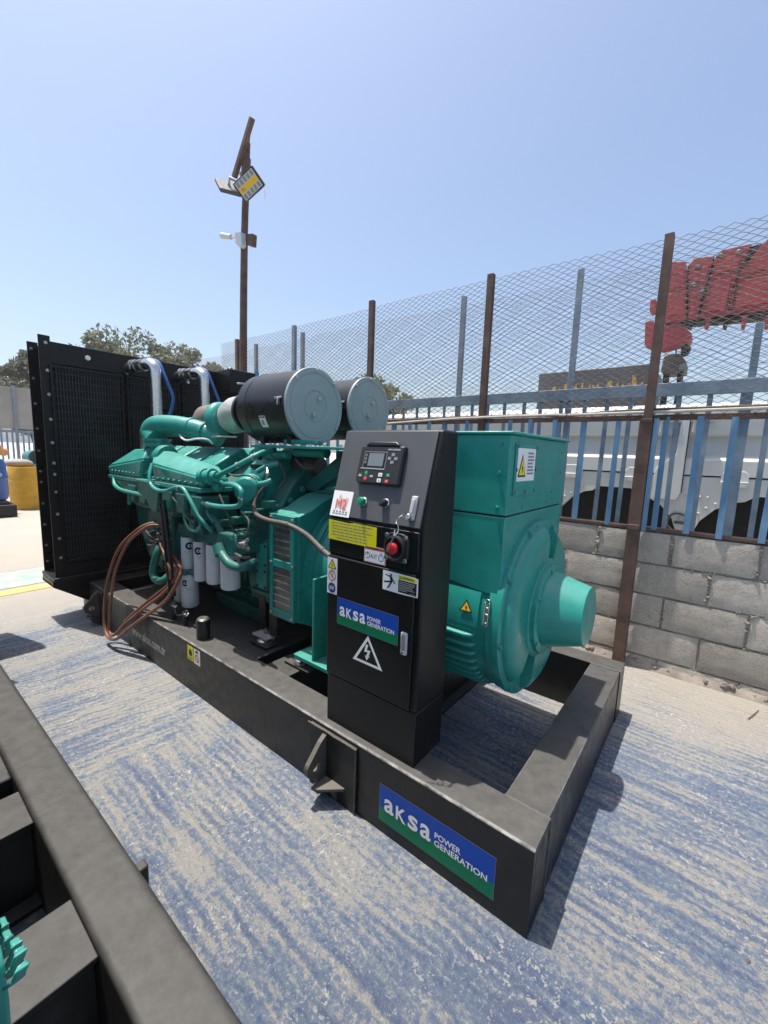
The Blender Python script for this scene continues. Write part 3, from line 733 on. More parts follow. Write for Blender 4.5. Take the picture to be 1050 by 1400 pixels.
def drum(name, c, r, h, mat, label):
    t = thing(name, label, 'drum', c)
    prof = [(0, r * .97), (.01, r), (h * .30, r), (h * .31, r * 1.03), (h * .335, r * 1.03), (h * .345, r), (h * .63, r), (h * .64, r * 1.03), (h * .665, r * 1.03), (h * .675, r), (h * .985, r), (h, r * .98), (h, r * .9), (h - .02, r * .9)]
    b = MB(); b.lathe(c, (0, 0, 1), prof, 32); o = part('body', b, mat, t); return t, o
yd, yo = drum('oil_drum', (-11.7, 1.25, 0), .34, .93, YELP, 'yellow steel drum beside the radiator edge in the far yard')
pp = Print((-11.36, 1.35, .40), (0, 1, 0), (0, 0, 1)); pp.text('M. P', 0, 0, .18, .06, 0, PBR, .02); pp.done('lettering', yo)
base = thing('steel_base', 'low black steel skid base under the blue barrel at left', 'base', (-10.9, .45, 0))
b = MB(); b.box(-11.3, -10.42, -.2, .78, .02, .24); part('frame', b, BLACK, base, .01)
b = MB(); b.box(-11.2, -10.5, -.1, .70, .24, .30); part('deck', b, BLACK, base, .005)
BYc = .50
bar = thing('barrel', 'blue plastic barrel at the left edge standing on black base', 'barrel', (-10.9, BYc, .30))
b = MB(); b.lathe((-10.9, BYc, .30), (0, 0, 1), [(0, .20), (.03, .24), (.2, .26), (.42, .26), (.44, .272), (.47, .272), (.49, .26), (.70, .25), (.80, .22), (.82, .18)], 28); part('body', b, BLUEP, bar)
pp = Print((-10.638, BYc + .10, .82), (0, 1, 0), (0, 0, 1)); pp.ring(.0, 0, .035, .012, 0, PW); pp.done('mark', bar)
fit = MB(); fit.lathe((-10.85, BYc + .10, 1.30), (1, -.35, 0), [(-.10, .07), (0, .07), (.0, .13), (.05, .13), (.05, .055), (0, .055)], 20); fit.cyl((-10.95, BYc + .06, 1.12), (-10.95, BYc + .1, 1.30), .09); fit.cyl((-10.95, BYc + .06, 1.28), (-11.2, BYc + .3, 1.25), .08)
tag(part('pipe_fitting', fit, ORANGE), 'tan flanged pipe fitting lying on top of the blue barrel', 'pipe fitting')
b = MB(); b.sphere((-11.85, 1.10, 1.0), .17, 10, 1.1, 1.7, .55); tag(part('sack', b, TARP), 'grey sack slumped on the yellow drum', 'sack')
b = MB(); b.lathe((-12.3, 1.42, 1.12), (1, .25, 0), [(0, .15), (.3, .17), (.3, .155), (.02, .14)], 20); tag(part('bucket', b, TEALP), 'teal bucket lying on its side behind the grey sack', 'bucket')
b = MB(); b.sphere((-11.05, 1.6, .11), .2, 10, 1.2, 1.1, .65); tag(part('sack', b, SACK), 'pale crumpled sack on the ground against the yellow drum', 'sack')
b = MB(); b.obox((-13, 1.95, 1.15), ((0, 1, .8), (1, 0, 0), (0, -.8, 1)), (.35, .15, .1)); tag(part('board', b, SACK), 'pale board leaning behind the yellow drum', 'board')
crate = thing('crate', 'brown crate stack half hidden behind the yellow drum', 'crate', (-12.6, 1.9, 0))
for k in range(5):
    b = MB(); b.box(-12.9, -12.3, 1.55, 2.3, .02 + k * .19, .19 + k * .19); part('crate_tier', b, BROWNM if k % 2 else DARKG, crate, .01)

# ------------------------------------------------------------------ light pole
QX, QY = -4.77, 2.15
pole = thing('light_pole', 'tall brown steel pole beside the radiator, leaning plank bolted at its top', 'pole', (QX, QY, 0))
b = MB(); b.tube([(QX - .015, QY, 0), (QX, QY, 2.5), (QX + .06, QY, 4.2), (QX + .14, QY, 5.0)], [.058, .05, .043, .04], 14, 5); part('pole_tube', b, RUST, pole)
A = un(334, 246, 'y', QY - .05); B = un(344, 162, 'y', QY - .05)
b = MB(); b.bar(un(320, 244, 'y', QY - .07), un(345, 161, 'y', QY - .07), .05, .06); part('plank', b, RUST, pole, .004)
b = MB(); b.bar(un(335, 240, 'y', QY), un(337, 195, 'y', QY), .07, .07); b.bar(un(337, 205, 'y', QY - .02), un(340, 178, 'y', QY - .02), .04, .04); part('head_bracket', b, RUST, pole, .004)
b = MB(); b.bar(un(323, 226, 'y', QY - .05), un(330, 240, 'y', QY - .05), .035, .02); part('arm', b, STEEL, pole)
nn = Vector((.52, -.72, -.46)).normalized()
P0 = un(339.5, 251, 'y', QY - .16)
cor = [Vector(unp(px, py, P0, nn)) for px, py in ((344, 226), (362, 253), (336, 277), (318, 252))]
fl = thing('floodlight', 'square floodlight with amber stripe facing the yard on the pole', 'floodlight', tuple(P0), 'floodlights on the pole')
ce = sum(cor, Vector()) / 4
b = MB(); b.hull8([tuple(q - nn * .05) for q in cor] + [tuple(q) for q in cor]); fb = part('housing', b, BLACKM, fl, .004)
ex = (cor[1] - cor[0]); ey = (cor[0] - cor[3])
def inset(u, v): return cor[3] + ex * u + ey * v
e1, e2 = ex.normalized(), ey.normalized(); LX_, LY_ = ex.length, ey.length
FLG = flat('floodlight_lens', (.50, .52, .50), .25)
# lens rows either side of the amber stripe (stripe runs corner edge to corner edge)
b = MB()
def quad(bb, u0, u1, v0, v1, h): bb.add([tuple(inset(u, v) + nn * h) for u, v in ((u0, v0), (u1, v0), (u1, v1), (u0, v1))], [(0, 1, 2, 3)])
quad(b, .06, .36, .06, .94, .002); quad(b, .64, .94, .06, .94, .002); part('lens', b, FLG, fb)
b = MB(); quad(b, .36, .64, .06, .94, .003); part('amber_stripe', b, POR, fb)
b = MB()
for u0 in (.09, .67):
    for k in range(5): quad(b, u0, u0 + .24, .10 + k * .17, .22 + k * .17, .004)
quad(b, .44, .56, .16, .20, .005); quad(b, .44, .56, .24, .28, .005); quad(b, .44, .47, .20, .24, .005)
part('led_block', b, PGY, fb)
b = MB(); b.tube([tuple(ce - nn * .05), (QX + .10, QY, 4.65)], .02, 8, 1); b.tube([tuple(cor[1]), tuple(cor[1] + Vector((.06, -.04, -.18)))], .004, 5, 1); part('bracket', b, STEEL, fl)
fl2 = thing('floodlight', 'second floodlight seen edge-on pointing away to the left on the pole', 'floodlight', tuple(un(312, 255, 'y', QY)), 'floodlights on the pole')
n2 = Vector((-.55, .25, -.62)).normalized(); c2 = Vector(un(313, 256, 'y', QY - .12))
a2 = Vector((.70, -.20, -.78)).normalized(); a2 = (a2 - n2 * a2.dot(n2)).normalized(); a3 = n2.cross(a2)
b = MB(); b.obox(c2, (a2, a3, n2), (.155, .14, .018)); hb = part('housing', b, DARKG, fl2, .006)
b = MB(); b.obox(c2 + n2 * .027, (a2, a3, n2), (.14, .125, .003)); part('lens', b, DARKG, hb)
b = MB(); b.tube([tuple(c2 - n2 * .02), tuple(c2 - n2 * .10), (QX + .10, QY, 4.72)], .018, 8, 1); part('bracket', b, STEEL, fl2)
cc = thing('security_camera', 'small white bullet camera on a bracket at the left of the pole', 'camera', tuple(un(312, 323, 'y', QY - .05)))
p0, p1 = Vector(un(303, 322, 'y', QY - .07)), Vector(un(316, 324, 'y', QY - .05))
b = MB(); b.lathe(p0, p1 - p0, [(0, .025), (0, .034), (.02, .036), ((p1 - p0).length, .03), ((p1 - p0).length + .01, .012)], 16); o = part('body', b, WHITES, cc)
b = MB(); b.lathe(p0 + (p1 - p0).normalized() * .004, p0 - p1, [(0, .024), (.006, .02)], 16); part('lens', b, PK, o)
b = MB(); b.tube([tuple(p1), tuple(un(322, 324, 'y', QY - .05)), (QX + .02, QY - .04, 4.17)], .012, 8, 2); part('bracket', b, WHITES, cc)
for nm, lab, poly, dy, m_ in (('junction_box', 'pale junction box on the left of the pole below the floodlights', [(321, 318), (329, 317), (330, 334), (327, 338), (322, 333)], -.09, WHITES),
                              ('junction_box', 'rusty plate bracket on the right of the pole below the floodlights', [(336, 320), (345, 319), (344, 336), (338, 335)], -.02, RUST)):
    q = [(un(a, c, 'y', QY + dy)[0], un(a, c, 'y', QY + dy)[2]) for a, c in poly]
    b = MB(); b.prism(q, lambda x, z: (x, QY + dy, z), (0, .07, 0)); tag(part(nm, b, m_, None, .004), lab, 'junction box', 'boxes on the pole')


# ------------------------------------------------------------------ small litter on the slab
b = MB(); b.tube([tuple(un(1023, 983, 'z', .006)), tuple(un(1030, 977, 'z', .010)), tuple(un(1037, 971, 'z', .006))], [.0025, .003, .002], 6, 3)
tag(part('twig', b, BARK), 'thin brown twig lying on the slab near the wall', 'twig')
b = MB(); r7 = random.Random(21)
for _ in range(150):
    px_, py_ = r7.uniform(850, 1060), r7.uniform(930, 1330)
    c = un(px_, py_, 'z', 0)
    if c[0] < .1: continue
    lump(b, (c[0], c[1], .001), r7.uniform(.001, .0035) * (2.2 if r7.random() < .05 else 1))
for _ in range(130):
    c = (r7.uniform(-3.2, -.2), r7.uniform(-.74, -.06)); lump(b, (c[0], c[1], .001), r7.uniform(.001, .003))
part('pebbles', b, MORTAR, kind='stuff')

# ================================================================== generator set
def q(px, py, y): return tuple(un(px, py, 'y', y))
GS = thing('generator_set', 'large green diesel generator set with black control cabinet on a black skid beside the wall', 'generator', (-2.0, .788, 0), 'generator sets in the yard')
H = .316; CYL = .788
# ---- skid
def rail(y0, y1, outer, R_=.014, R2=0, mat=None, name='side_rail', make=True):
    bb = MB(); secs = []
    yo, yi = (y0, y1) if outer < 0 else (y1, y0); d = -outer
    for x, zb in ((0, 0), (-3.70, 0), (-4.05, .16), (-4.18, .22)):
        pr_ = [(yo, zb)] + [(yo + d * R_ * (1 - math.cos(t)), H - R_ * (1 - math.sin(t))) for t in [math.radians(15 * k) for k in range(7)]] + ([(yi - d * R2 * (1 - math.sin(t)), H - R2 * (1 - math.cos(t))) for t in [math.radians(15 * k) for k in range(7)]] if R2 else [(yi, H)]) + [(yi, zb)]
        secs.append([(x, y_, z_) for y_, z_ in pr_])
    n = len(secs[0]); vs = [p_ for s_ in secs for p_ in s_]
    fs = [(k * n + i, k * n + (i + 1) % n, (k + 1) * n + (i + 1) % n, (k + 1) * n + i) for k in range(3) for i in range(n)]
    fs = [tuple(range(n)), tuple(range(4 * n - 1, 3 * n - 1, -1))] + [f[::-1] for f in fs]
    if outer > 0: fs = [f[::-1] for f in fs]
    bb.add(vs, fs)
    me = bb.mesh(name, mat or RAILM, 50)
    bmx = bmesh.new(); bmx.from_mesh(me); bmesh.ops.recalc_face_normals(bmx, faces=bmx.faces); bmx.to_mesh(me); bmx.free()
    me.set_sharp_from_angle(angle=math.radians(50))
    return link(me, 'side_rail', GS) if make else me
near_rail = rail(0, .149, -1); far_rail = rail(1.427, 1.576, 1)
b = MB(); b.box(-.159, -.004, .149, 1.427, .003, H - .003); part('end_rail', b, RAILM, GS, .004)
def bead(pts, r):
    bb = MB(); rb = random.Random(int(abs(pts[0][0]) * 1000)); P_s = []
    a_, c_ = Vector(pts[0]), Vector(pts[1]); n = max(4, int((c_ - a_).length / .012))
    for k in range(n + 1): P_s.append(tuple(a_.lerp(c_, k / n) + Vector((rb.uniform(-1, 1), rb.uniform(-1, 1), rb.uniform(-.5, .5))) * r * .35))
    bb.tube(P_s, [r * rb.uniform(.75, 1.25) for _ in P_s], 6, 1); return part('weld_bead', bb, LUGM, GS)
bead([(-.159, .150, H - .001), (0, .150, H - .001)], .0045); bead([(-.159, 1.426, H - .001), (0, 1.426, H - .001)], .0045)
bead([(-1.56, .151, .303), (-1.37, .151, .303)], .005); bead([(-1.01, -.014, .298), (-.72, -.014, .298)], .004); bead([(-.724, -.012, .01), (-.724, -.012, .29)], .004)
bead([(0.0, .152, .01), (0.0, .152, H - .01)], .004); bead([(-1.69, .151, .298), (-2.4, .151, .298)], .0045)
b = MB(); b.box(-.006, .001, .02, .10, .02, H - .03); b.box(-.010, .002, .150, .156, .0, H - .004); part('corner_weld', b, BLACK, GS, .002)
def ibeam(x0, x1, z1=.302):
    bb = MB(); w = x1 - x0; xm = (x0 + x1) / 2
    bb.box(x0, x1, .149, 1.427, z1 - .016, z1); bb.box(x0 + .01, x1 - .03, .149, 1.427, .02, z1 - .016); bb.box(x0, x1 + .02, .149, 1.427, .004, .020)
    return part('cross_member', bb, BLACK, GS, .003)
ibeam(-1.56, -1.37); ibeam(-1.01, -.81); ibeam(-2.35, -2.15, .29); ibeam(-3.2, -3.0, .29); ibeam(-3.95, -3.75, .30)
b = MB(); b.box(-3.45, -1.70, .149, 1.427, .278, .296)
part('deck_plate', b, BLACK, GS, .004)
b = MB(); b.box(-1.71, -1.66, .149, 1.427, .2, .299); part('deck_edge', b, BLACK, GS, .008)
def lug(x, sgn, far=False):
    def side(m_):
        if far: m_.v = [(a_, 1.576 - c_, e_) for a_, c_, e_ in m_.v]; m_.f = [tuple(f_)[::-1] for f_ in m_.f]
        return m_
    bb = MB(); y = -.013
    bb.box(x - .085 * (1 if sgn > 0 else 2.2), x + .19 * (1 if sgn > 0 else .5), -.013, .004, .0, H - .02)
    o = part('lug_pad', side(bb), BLACK, GS, .003)
    p2 = MB(); t = .022
    ring = arc_pts(-.075, .165, .047, math.radians(150), math.radians(265), 8)  # (y,z)
    outl = [(y, .285), (y - .012, .285)] + ring + [(-.06, .085), (y, .085)]
    # plate with an eye: build as outline strips around the hole
    hole = arc_pts(-.066, .158, .021, 0, 2 * math.pi, 16)[:-1]
    n = 32; cy_, cz_ = -.066, .158
    def ray(a):
        d = (math.cos(a), math.sin(a)); best = 9
        for i in range(len(outl)):
            (y1, z1), (y2, z2) = outl[i], outl[(i + 1) % len(outl)]
            den = d[0] * (z2 - z1) - d[1] * (y2 - y1)
            if abs(den) < 1e-9: continue
            tt = ((y1 - cy_) * (z2 - z1) - (z1 - cz_) * (y2 - y1)) / den; ss = ((y1 - cy_) * d[1] - (z1 - cz_) * d[0]) / den
            if tt > 0 and -1e-6 <= ss <= 1 + 1e-6: best = min(best, tt)
        return (cy_ + d[0] * best, cz_ + d[1] * best)
    for i in range(n):
        a0, a1 = 2 * math.pi * i / n, 2 * math.pi * (i + 1) / n
        qq = [(cy_ + .021 * math.cos(a0), cz_ + .021 * math.sin(a0)), ray(a0), ray(a1), (cy_ + .021 * math.cos(a1), cz_ + .021 * math.sin(a1))]
        p2.prism(qq, lambda y_, z_: (x, y_, z_), (t, 0, 0))
    part('lug_eye', side(p2), LUGM, o)
    p3 = MB(); p3.prism([(0, y), (0, -.10), (.03, -.095), (.115, y - .004), (.115, y)], lambda u, v: (x + t + u if sgn > 0 else x - u, v, .078), (0, 0, .014))
    p3.prism([(y, .0), (y, .075), (-.085, .075), (-.06, .03)], lambda y_, z_: (x + .002, y_, z_), (.018, 0, 0))
    p3.prism([(y, .0), (y, .075), (-.05, .075)], lambda y_, z_: (x + .08 * sgn, y_, z_), (.014, 0, 0))
    part('gusset', side(p3), LUGM, o, .002)
lug(-.915, 1); lug(-3.60, -1)
b = MB(); b.box(-1.0, -.965, 1.574, 1.604, .20, .288); part('bracket_tab', b, BLACK, GS, .006)
# ---- studs and cap on the near rail
for (x, h) in ((-2.52, .085), (-2.36, .07)):
    b = MB(); b.lathe((x, .105, H - .002), (0, 0, 1), [(0, .017), (h, .017), (h + .004, .012)], 16); o = part('drain_stub', b, BLACKT, GS)
    b = MB(); b.tube([(x - .03, .10, H + h + .004), (x - .01, .115, H + h + .03), (x + .03, .11, H + h + .02), (x + .035, .095, H + h + .005)], .006, 8, 5); b.sphere((x, .105, H + h + .008), .016, 6, 1, 1, .6); part('cap_clip', b, CHROME, o)
b = MB(); b.tube([(-2.51, .105, H + .09), (-2.45, .09, H + .055), (-2.37, .105, H + .08)], .004, 6, 6); part('cap_chain', b, STEEL, GS)
b = MB(); b.lathe((-2.10, .088, H - .002), (0, 0, 1), [(0, .040), (.10, .040), (.10, .044), (.107, .044), (.107, .041), (.125, .041), (.13, .034)], 28); o = part('filler_cap', b, BLACKT, GS)
b = MB(); b.lathe((-2.10, .088, H + .128), (0, 0, 1), [(0, .034), (.004, .030)], 24); part('cap_top', b, STEEL, o)

# ---- stickers on the rail
def brand(parent, O, w, h):
    p = Print(O, (1, 0, 0), (0, 0, 1))
    p.rect(0, 0, w, h, 0, PGY); e = h * .012
    p.rect(e, h * .38, w - e, h - e, 1, PB); p.rect(e, e, w - e, h * .38, 1, PG)
    ph = h
    x = .055 * w
    for ch, cw, hh, bx in (('a', .095, .34, 0), ('K', .095, .34, 0), ('s', .09, .34, 0), ('a', .095, .34, 0)):
        p.text(ch, x, h * .34, cw * w, hh * h * 1.06, 3, PW, .022); x += (cw + .022) * w
    p.text('POWER', .528 * w, .535 * h, .215 * w, .150 * h, 3, PW, .02)
    p.text('GENERATION', .528 * w, .345 * h, .42 * w, .150 * h, 3, PW, .02)
    return p.done('brand_sticker', parent)
brand(near_rail, (-.601, -.0005, .052), .486, .160)
p = Print((-2.96, -.0005, .112), (1, 0, 0), (0, 0, 1)); p.text('www.aksa.com.tr', 0, 0, .53, .066, 0, PWF, .02); p.done('lettering', near_rail)
p = Print((-2.128, -.0005, .205), (1, 0, 0), (0, 0, 1))
p.rect(0, 0, .072, .092, 0, PY); p.rect(.078, -.004, .15, .092, 0, PW)
p.poly([(.02, .03), (.055, .03), (.055, .06), (.03, .075), (.018, .055)], 1, PK); p.rect(.01, .01, .06, .016, 1, PK)
p.ring(.114, .035, .024, .006, 1, PR, 20); p.line((.098, .052), (.130, .018), .006, 1, PR); p.poly([(.095, .07), (.13, .07), (.125, .084), (.105, .086)], 1, PK)
p.done('warning_sticker', near_rail)

# ---- control cabinet
CX0, CX1, CF, CBK = -.946, -.473, .036, .238
b = MB(); b.prism([(CF, .540), (CF, 1.235), (.131, 1.591), (CBK, 1.591), (CBK, .540)], lambda y, z: (CX0, y, z), (CX1 - CX0, 0, 0))
cab = part('control_cabinet', b, CABINET, GS, .010, seg=3)
b = MB(); b.box(CX0 + .002, CX1 - .002, CF + .001, CBK - .001, H, .536); part('plinth', b, CABINET, cab, .004)
b = MB(); b.box(CX0 + .004, CX1 - .028, CF - .010, CF + .002, .545, 1.070); part('door', b, CABINET, cab, .004)
b = MB(); b.box(CX0 + .004, CX1 - .02, CF - .006, CF + .002, 1.082, 1.226); part('upper_panel', b, CABINET, cab, .004)
SN = Vector((0, -.96619, .25783)); SE = Vector((0, .25783, .96619)); S0 = Vector((CX0, CF, 1.235)); SLn = .3685
def sl(x, t, h=0): return Vector((x, CF, 1.235)) + SE * (t * SLn) + SN * h
b = MB(); b.hull8([tuple(sl(CX0 + .004, .01, -.001)), tuple(sl(CX1 - .02, .01, -.001)), tuple(sl(CX1 - .02, .01, .006)), tuple(sl(CX0 + .004, .01, .006)),
                   tuple(sl(CX0 + .004, .985, -.001)), tuple(sl(CX1 - .02, .985, -.001)), tuple(sl(CX1 - .02, .985, .006)), tuple(sl(CX0 + .004, .985, .006))][::1])
b.f = [tuple(f) for f in b.f]
part('console_panel', b, CONSOLE, cab, .003)
# display module
def slab(x0, x1, t0, t1, h0, h1, taper=.0):
    bb = MB(); P = [sl(x0, t0, h0), sl(x1, t0, h0), sl(x1, t1, h0), sl(x0, t1, h0), sl(x0 + taper, t0 + taper * 2, h1), sl(x1 - taper, t0 + taper * 2, h1), sl(x1 - taper, t1 - taper * 2, h1), sl(x0 + taper, t1 - taper * 2, h1)]
    bb.hull8([tuple(q) for q in P]); return bb
disp = part('display_module', slab(-.823, -.607, .39, .815, .006, .028, .006), BLACKT, cab, .008, seg=3)
b = MB(); b.prism([(-.80, .80), (-.63, .80), (-.65, .845), (-.78, .845)], lambda u, v: tuple(sl(u, v, .010)), tuple(SN * .022)); part('display_hood', b, BLACKT, cab, .004)
p = Print(sl(-.823, .39, .0285), (1, 0, 0), SE)
w, h = .216, .157
p.rect(.007, .007, w - .007, h - .012, 0, PBT)
p.rect(.028, .062, .140, .128, 1, PGY); p.rect(.031, .065, .137, .125, 2, PK); p.rect(.053, .070, .128, .121, 3, PLCD)
p.rect(.02, .058, .14, .061, 2, HANDLE)
for k, (u, v) in enumerate(((.036, .112), (.036, .098), (.036, .084))): p.ring(u + .004, v, .005, .0016, 3, PWF, 10)
for u, v in ((.169, .118), (.154, .103), (.184, .103), (.169, .088)): p.rect(u - .008, v - .006, u + .008, v + .006, 2, PGY); p.text('+', u - .004, v - .003, .008, .006, 3, PWF)
p.text('SMART CONTROLLER', .140, .134, .058, .006, 2, PW)
p.disc(.055, .042, .0095, 2, PGB, 14); p.disc(.055, .020, .0095, 2, PR, 14); p.rect(.018, .026, .033, .034, 2, PWF); p.rect(.076, .026, .091, .034, 2, PWF)
p.text('AUTO', .019, .036, .013, .004, 2, PWF); p.rect(.052, .018, .058, .023, 3, PWF); p.text('I', .0535, .039, .003, .007, 3, PWF)
p.line((.036, .030), (.073, .030), .0015, 1, PGB)
for u, v, m_ in ((.126, .038, PW), (.124, .016, PW), (.163, .038, PGB), (.161, .015, PR)): p.rect(u - .009, v - .007, u + .009, v + .007, 2, m_); p.rect(u - .003, v - .003, u + .004, v + .003, 3, PWF if m_ is not PW else PGY)
p.done('display_face', cab)
# lamp, selector, latch
def knob(x, t, prof, mat, name, n=24):
    bb = MB(); bb.lathe(sl(x, t, .005), SN, prof, n); return part(name, bb, mat, cab)
knob(-.772, .20, [(0, .019), (.006, .019), (.008, .016)], CHROME, 'lamp_bezel'); knob(-.772, .20, [(.006, .0155), (.024, .0155), (.029, .011), (.030, .004)], PGB, 'green_button')
knob(-.662, .21, [(0, .019), (.008, .019), (.010, .016)], CHROME, 'switch_bezel')
b = MB(); c = sl(-.662, .21, .02); b.lathe(sl(-.662, .21, .008), SN, [(0, .0155), (.01, .0155), (.012, .012)], 20); b.obox(c + SN * .004, (Vector((.8, 0, 0)) + SE * .55, Vector((-.55, 0, 0)) + SE * .8, SN), (.017, .0055, .010)); part('selector_switch', b, PBT, cab, .0015)
b = slab(-.549, -.519, .075, .325, .005, .018, .004); lat = part('latch', b, HANDLE, cab, .006, seg=3)
b = slab(-.543, -.525, .14, .29, .018, .023, .003); part('latch_paddle', b, PWF, cab, .004)
b = MB(); b.lathe(sl(-.538, .105, .018), SN, [(0, .011), (.014, .011), (.016, .009)], 16); part('lock', b, CHROME, cab)
kb = MB(); kq = sl(-.538, .105, .034); kb.obox(kq + SN * .012, (Vector((1, 0, 0)), SE, SN), (.0015, .009, .016))
kb.tube([tuple(kq + SN * .022 + SE * .004), tuple(kq + SN * .03 - SE * .012 + Vector((-.012, 0, 0))), tuple(kq + SN * .022 - SE * .032 + Vector((-.022, 0, 0))), tuple(kq + SN * .018 - SE * .014 + Vector((-.028, 0, 0))), tuple(kq + SN * .022 + SE * .004)], .0016, 6, 8)
kb.tube([tuple(kq + SN * .02 - SE * .03 + Vector((-.02, 0, 0))), tuple(kq + SN * .018 - SE * .055 + Vector((-.012, 0, 0))), tuple(kq + SN * .022 - SE * .075 + Vector((-.022, 0, 0))), tuple(kq + SN * .014 - SE * .055 + Vector((-.03, 0, 0)))], .0022, 6, 6)
kb.bar(tuple(kq + SN * .02 - SE * .07 + Vector((-.022, 0, 0))), tuple(kq + SN * .016 - SE * .135 + Vector((-.045, 0, 0))), .006, .0018, (0, -1, 0))
o = part('key', kb, CHROME, cab)
# emergency stop
EX, EZ, EY = -.585, 1.160, CF - .006
b = MB(); n = 40
oct_ = []
for i in range(n):
    a = 2 * math.pi * i / n; r_ = .058 / max(abs(math.cos(a)) ** 1, abs(math.sin(a))) if False else .054 * (1 + .16 * abs(math.sin(2 * a)) ** 2)
    oct_.append((EX + r_ * math.cos(a), EZ + r_ * math.sin(a)))
b.prism(oct_, lambda u, v: (u, EY, v), (0, -.012, 0)); st = part('stop_plate', b, PBT, cab, .003)
b = MB(); b.lathe((EX, EY - .011, EZ), (0, -1, 0), [(0, .047), (.014, .045), (.016, .042), (.014, .039), (.002, .036), (.002, .0)], 32); part('stop_guard', b, BLACKT, cab)
b = MB(); b.lathe((EX, EY - .012, EZ), (0, -1, 0), [(0, .012), (.012, .012), (.014, .020), (.026, .022), (.032, .019), (.034, .010), (.0345, .0)], 28); part('stop_button', b, PRB, cab)
b = MB(); b.bolts([(EX + sx * .043, EY - .013, EZ + sz * .043) for sx in (-1, 1) for sz in (-1, 1)], (0, -1, 0), .0075, .005); part('screws', b, CHROME, cab)
# door lever
b = MB(); b.box(-.546, -.517, CF - .022, CF - .009, .762, .850); o = part('door_handle', b, HANDLE, cab, .009, seg=3)
b = MB(); b.box(-.540, -.523, CF - .028, CF - .020, .785, .842); part('handle_paddle', b, PGY, cab, .004)
b = MB(); b.box(-.540, -.523, CF - .026, CF - .020, .765, .781); part('handle_lock', b, CHROME, cab, .004)
# stickers on door and panels
DY = CF - .0102
brand(cab, (-.882, DY, .784), .319, .116)
p = Print((0, DY, 0), (1, 0, 0), (0, 0, 1)); A_, B_, C_ = (-.709, .781), (-.787, .658), (-.631, .658)
gx, gz = (A_[0] + B_[0] + C_[0]) / 3, (A_[1] + B_[1] + C_[1]) / 3
I_ = [(gx + (q[0] - gx) * .74, gz + (q[1] - gz) * .74) for q in (A_, B_, C_)]; O_ = (A_, B_, C_)
for i in range(3): j = (i + 1) % 3; p.poly([O_[i], O_[j], I_[j], I_[i]], 0, PW)
p.poly([(-.706, .742), (-.718, .742), (-.727, .708), (-.708, .712), (-.716, .692), (-.703, .692), (-.694, .722), (-.713, .718)], 0, PW)
p.poly([(-.722, .694), (-.697, .697), (-.713, .675)], 0, PW); p.done('hazard_triangle', cab)
p = Print((-.952 + .008, DY, .905), (1, 0, 0), (0, 0, 1)); w, h = .058, .156
p.rect(0, 0, w, h, 0, PW); p.tri_sign(w / 2, h * .70, .05, .042, 1, PK, PY, PK, .12); p.disc(w / 2, h * .65, .003, 1, PR, 10); p.disc(w / 2, h * .35, .003, 1, PR, 10)
p.ring(w / 2, h * .50, .022, .004, 1, PR, 24); p.line((w / 2 - .014, h * .5 + .014), (w / 2 + .014, h * .5 - .014), .004, 1, PR); p.rect(w / 2 - .003, h * .46, w / 2 + .003, h * .55, 1, PGY)
p.disc(w / 2, h * .17, .022, 1, PDB, 24); p.rect(w / 2 - .013, h * .12, w / 2 - .001, h * .22, 2, PWF); p.rect(w / 2 + .001, h * .12, w / 2 + .013, h * .22, 2, PWF)
p.done('safety_sticker', cab)
p = Print((-.645, DY, .989), (1, 0, 0), (0, 0, 1)); w, h = .161, .075
p.poly([(0, .0), (w * .55, -.001), (w, .002), (w, h - .004), (w * .9, h - .001), (w * .45, h), (0, h)], 0, PW); p.rect(w * .46, .006, w - .006, h * .70, 1, PK); p.rect(w * .46, h * .74, w - .006, h * .93, 1, PY)
p.tri_sign(w * .51, h * .76, .011, .011, 2, PK, PY, PK, .2); p.text('WARNING', w * .56, h * .78, w * .34, h * .11, 2, PK, .02)
fx, fz = w * .22, h * .5
p.disc(fx + .004, h * .83, .0045, 2, PK, 12); p.line((fx + .004, h * .75), (fx + .007, h * .47), .010, 1, PK); p.line((fx + .004, h * .74), (fx - .022, h * .80), .0045, 2, PK); p.line((fx + .005, h * .73), (fx + .024, h * .44), .0045, 2, PK)
p.line((fx + .006, h * .5), (fx - .028, h * .42), .006, 2, PK); p.line((fx + .008, h * .5), (fx - .010, h * .13), .006, 2, PK)
r3 = random.Random(2)
for k in range(6): p.rect(w * .48, h * (.60 - k * .085), w * (.86 + .06 * r3.random() - (.2 if k == 5 else 0)), h * (.635 - k * .085), 2, PWF)
p.text('WARNING', w * .78, .008, w * .14, h * .05, 2, PWF); p.done('warning_sticker', cab)
UY = CF - .0062
p = Print((-.943, UY - .0006, 1.139), (1, 0, 0), (0, 0, 1)); w, h = .258, .082
top = [(0, h), (w * .1, h - .001), (w * .45, h - .004), (w * .55, h + .0005), (w * .8, h - .001), (w, h - .002)]
p.poly([(0, 0), (w * .5, -.0015), (w, -.002)] + top[::-1], 0, PY)
for k in range(6):
    u = .018; end = w * (.93 if k in (0, 2) else .86 - .06 * r3.random()); u += .03 if k == 5 else 0
    while u < end:
        qz = r3.uniform(.008, .026); p.rect(u, h * .84 - k * .0122, min(u + qz, end), h * .84 - k * .0122 + .0042, 1, PGY); u += qz + .004
p.done('yellow_notice', cab)
p = Print((-.745, UY, 1.078), (1, 0, 0), (0, 0, 1)); w, h = .107, .066
p.rect(0, 0, w, h, 0, PP); p.rect(.004, .004, w - .004, h * .76, 1, PW); p.rect(.004, h * .80, w - .004, h - .004, 1, PBR); p.text('DANGER', w * .25, h * .83, w * .45, h * .08, 2, PK, .02)
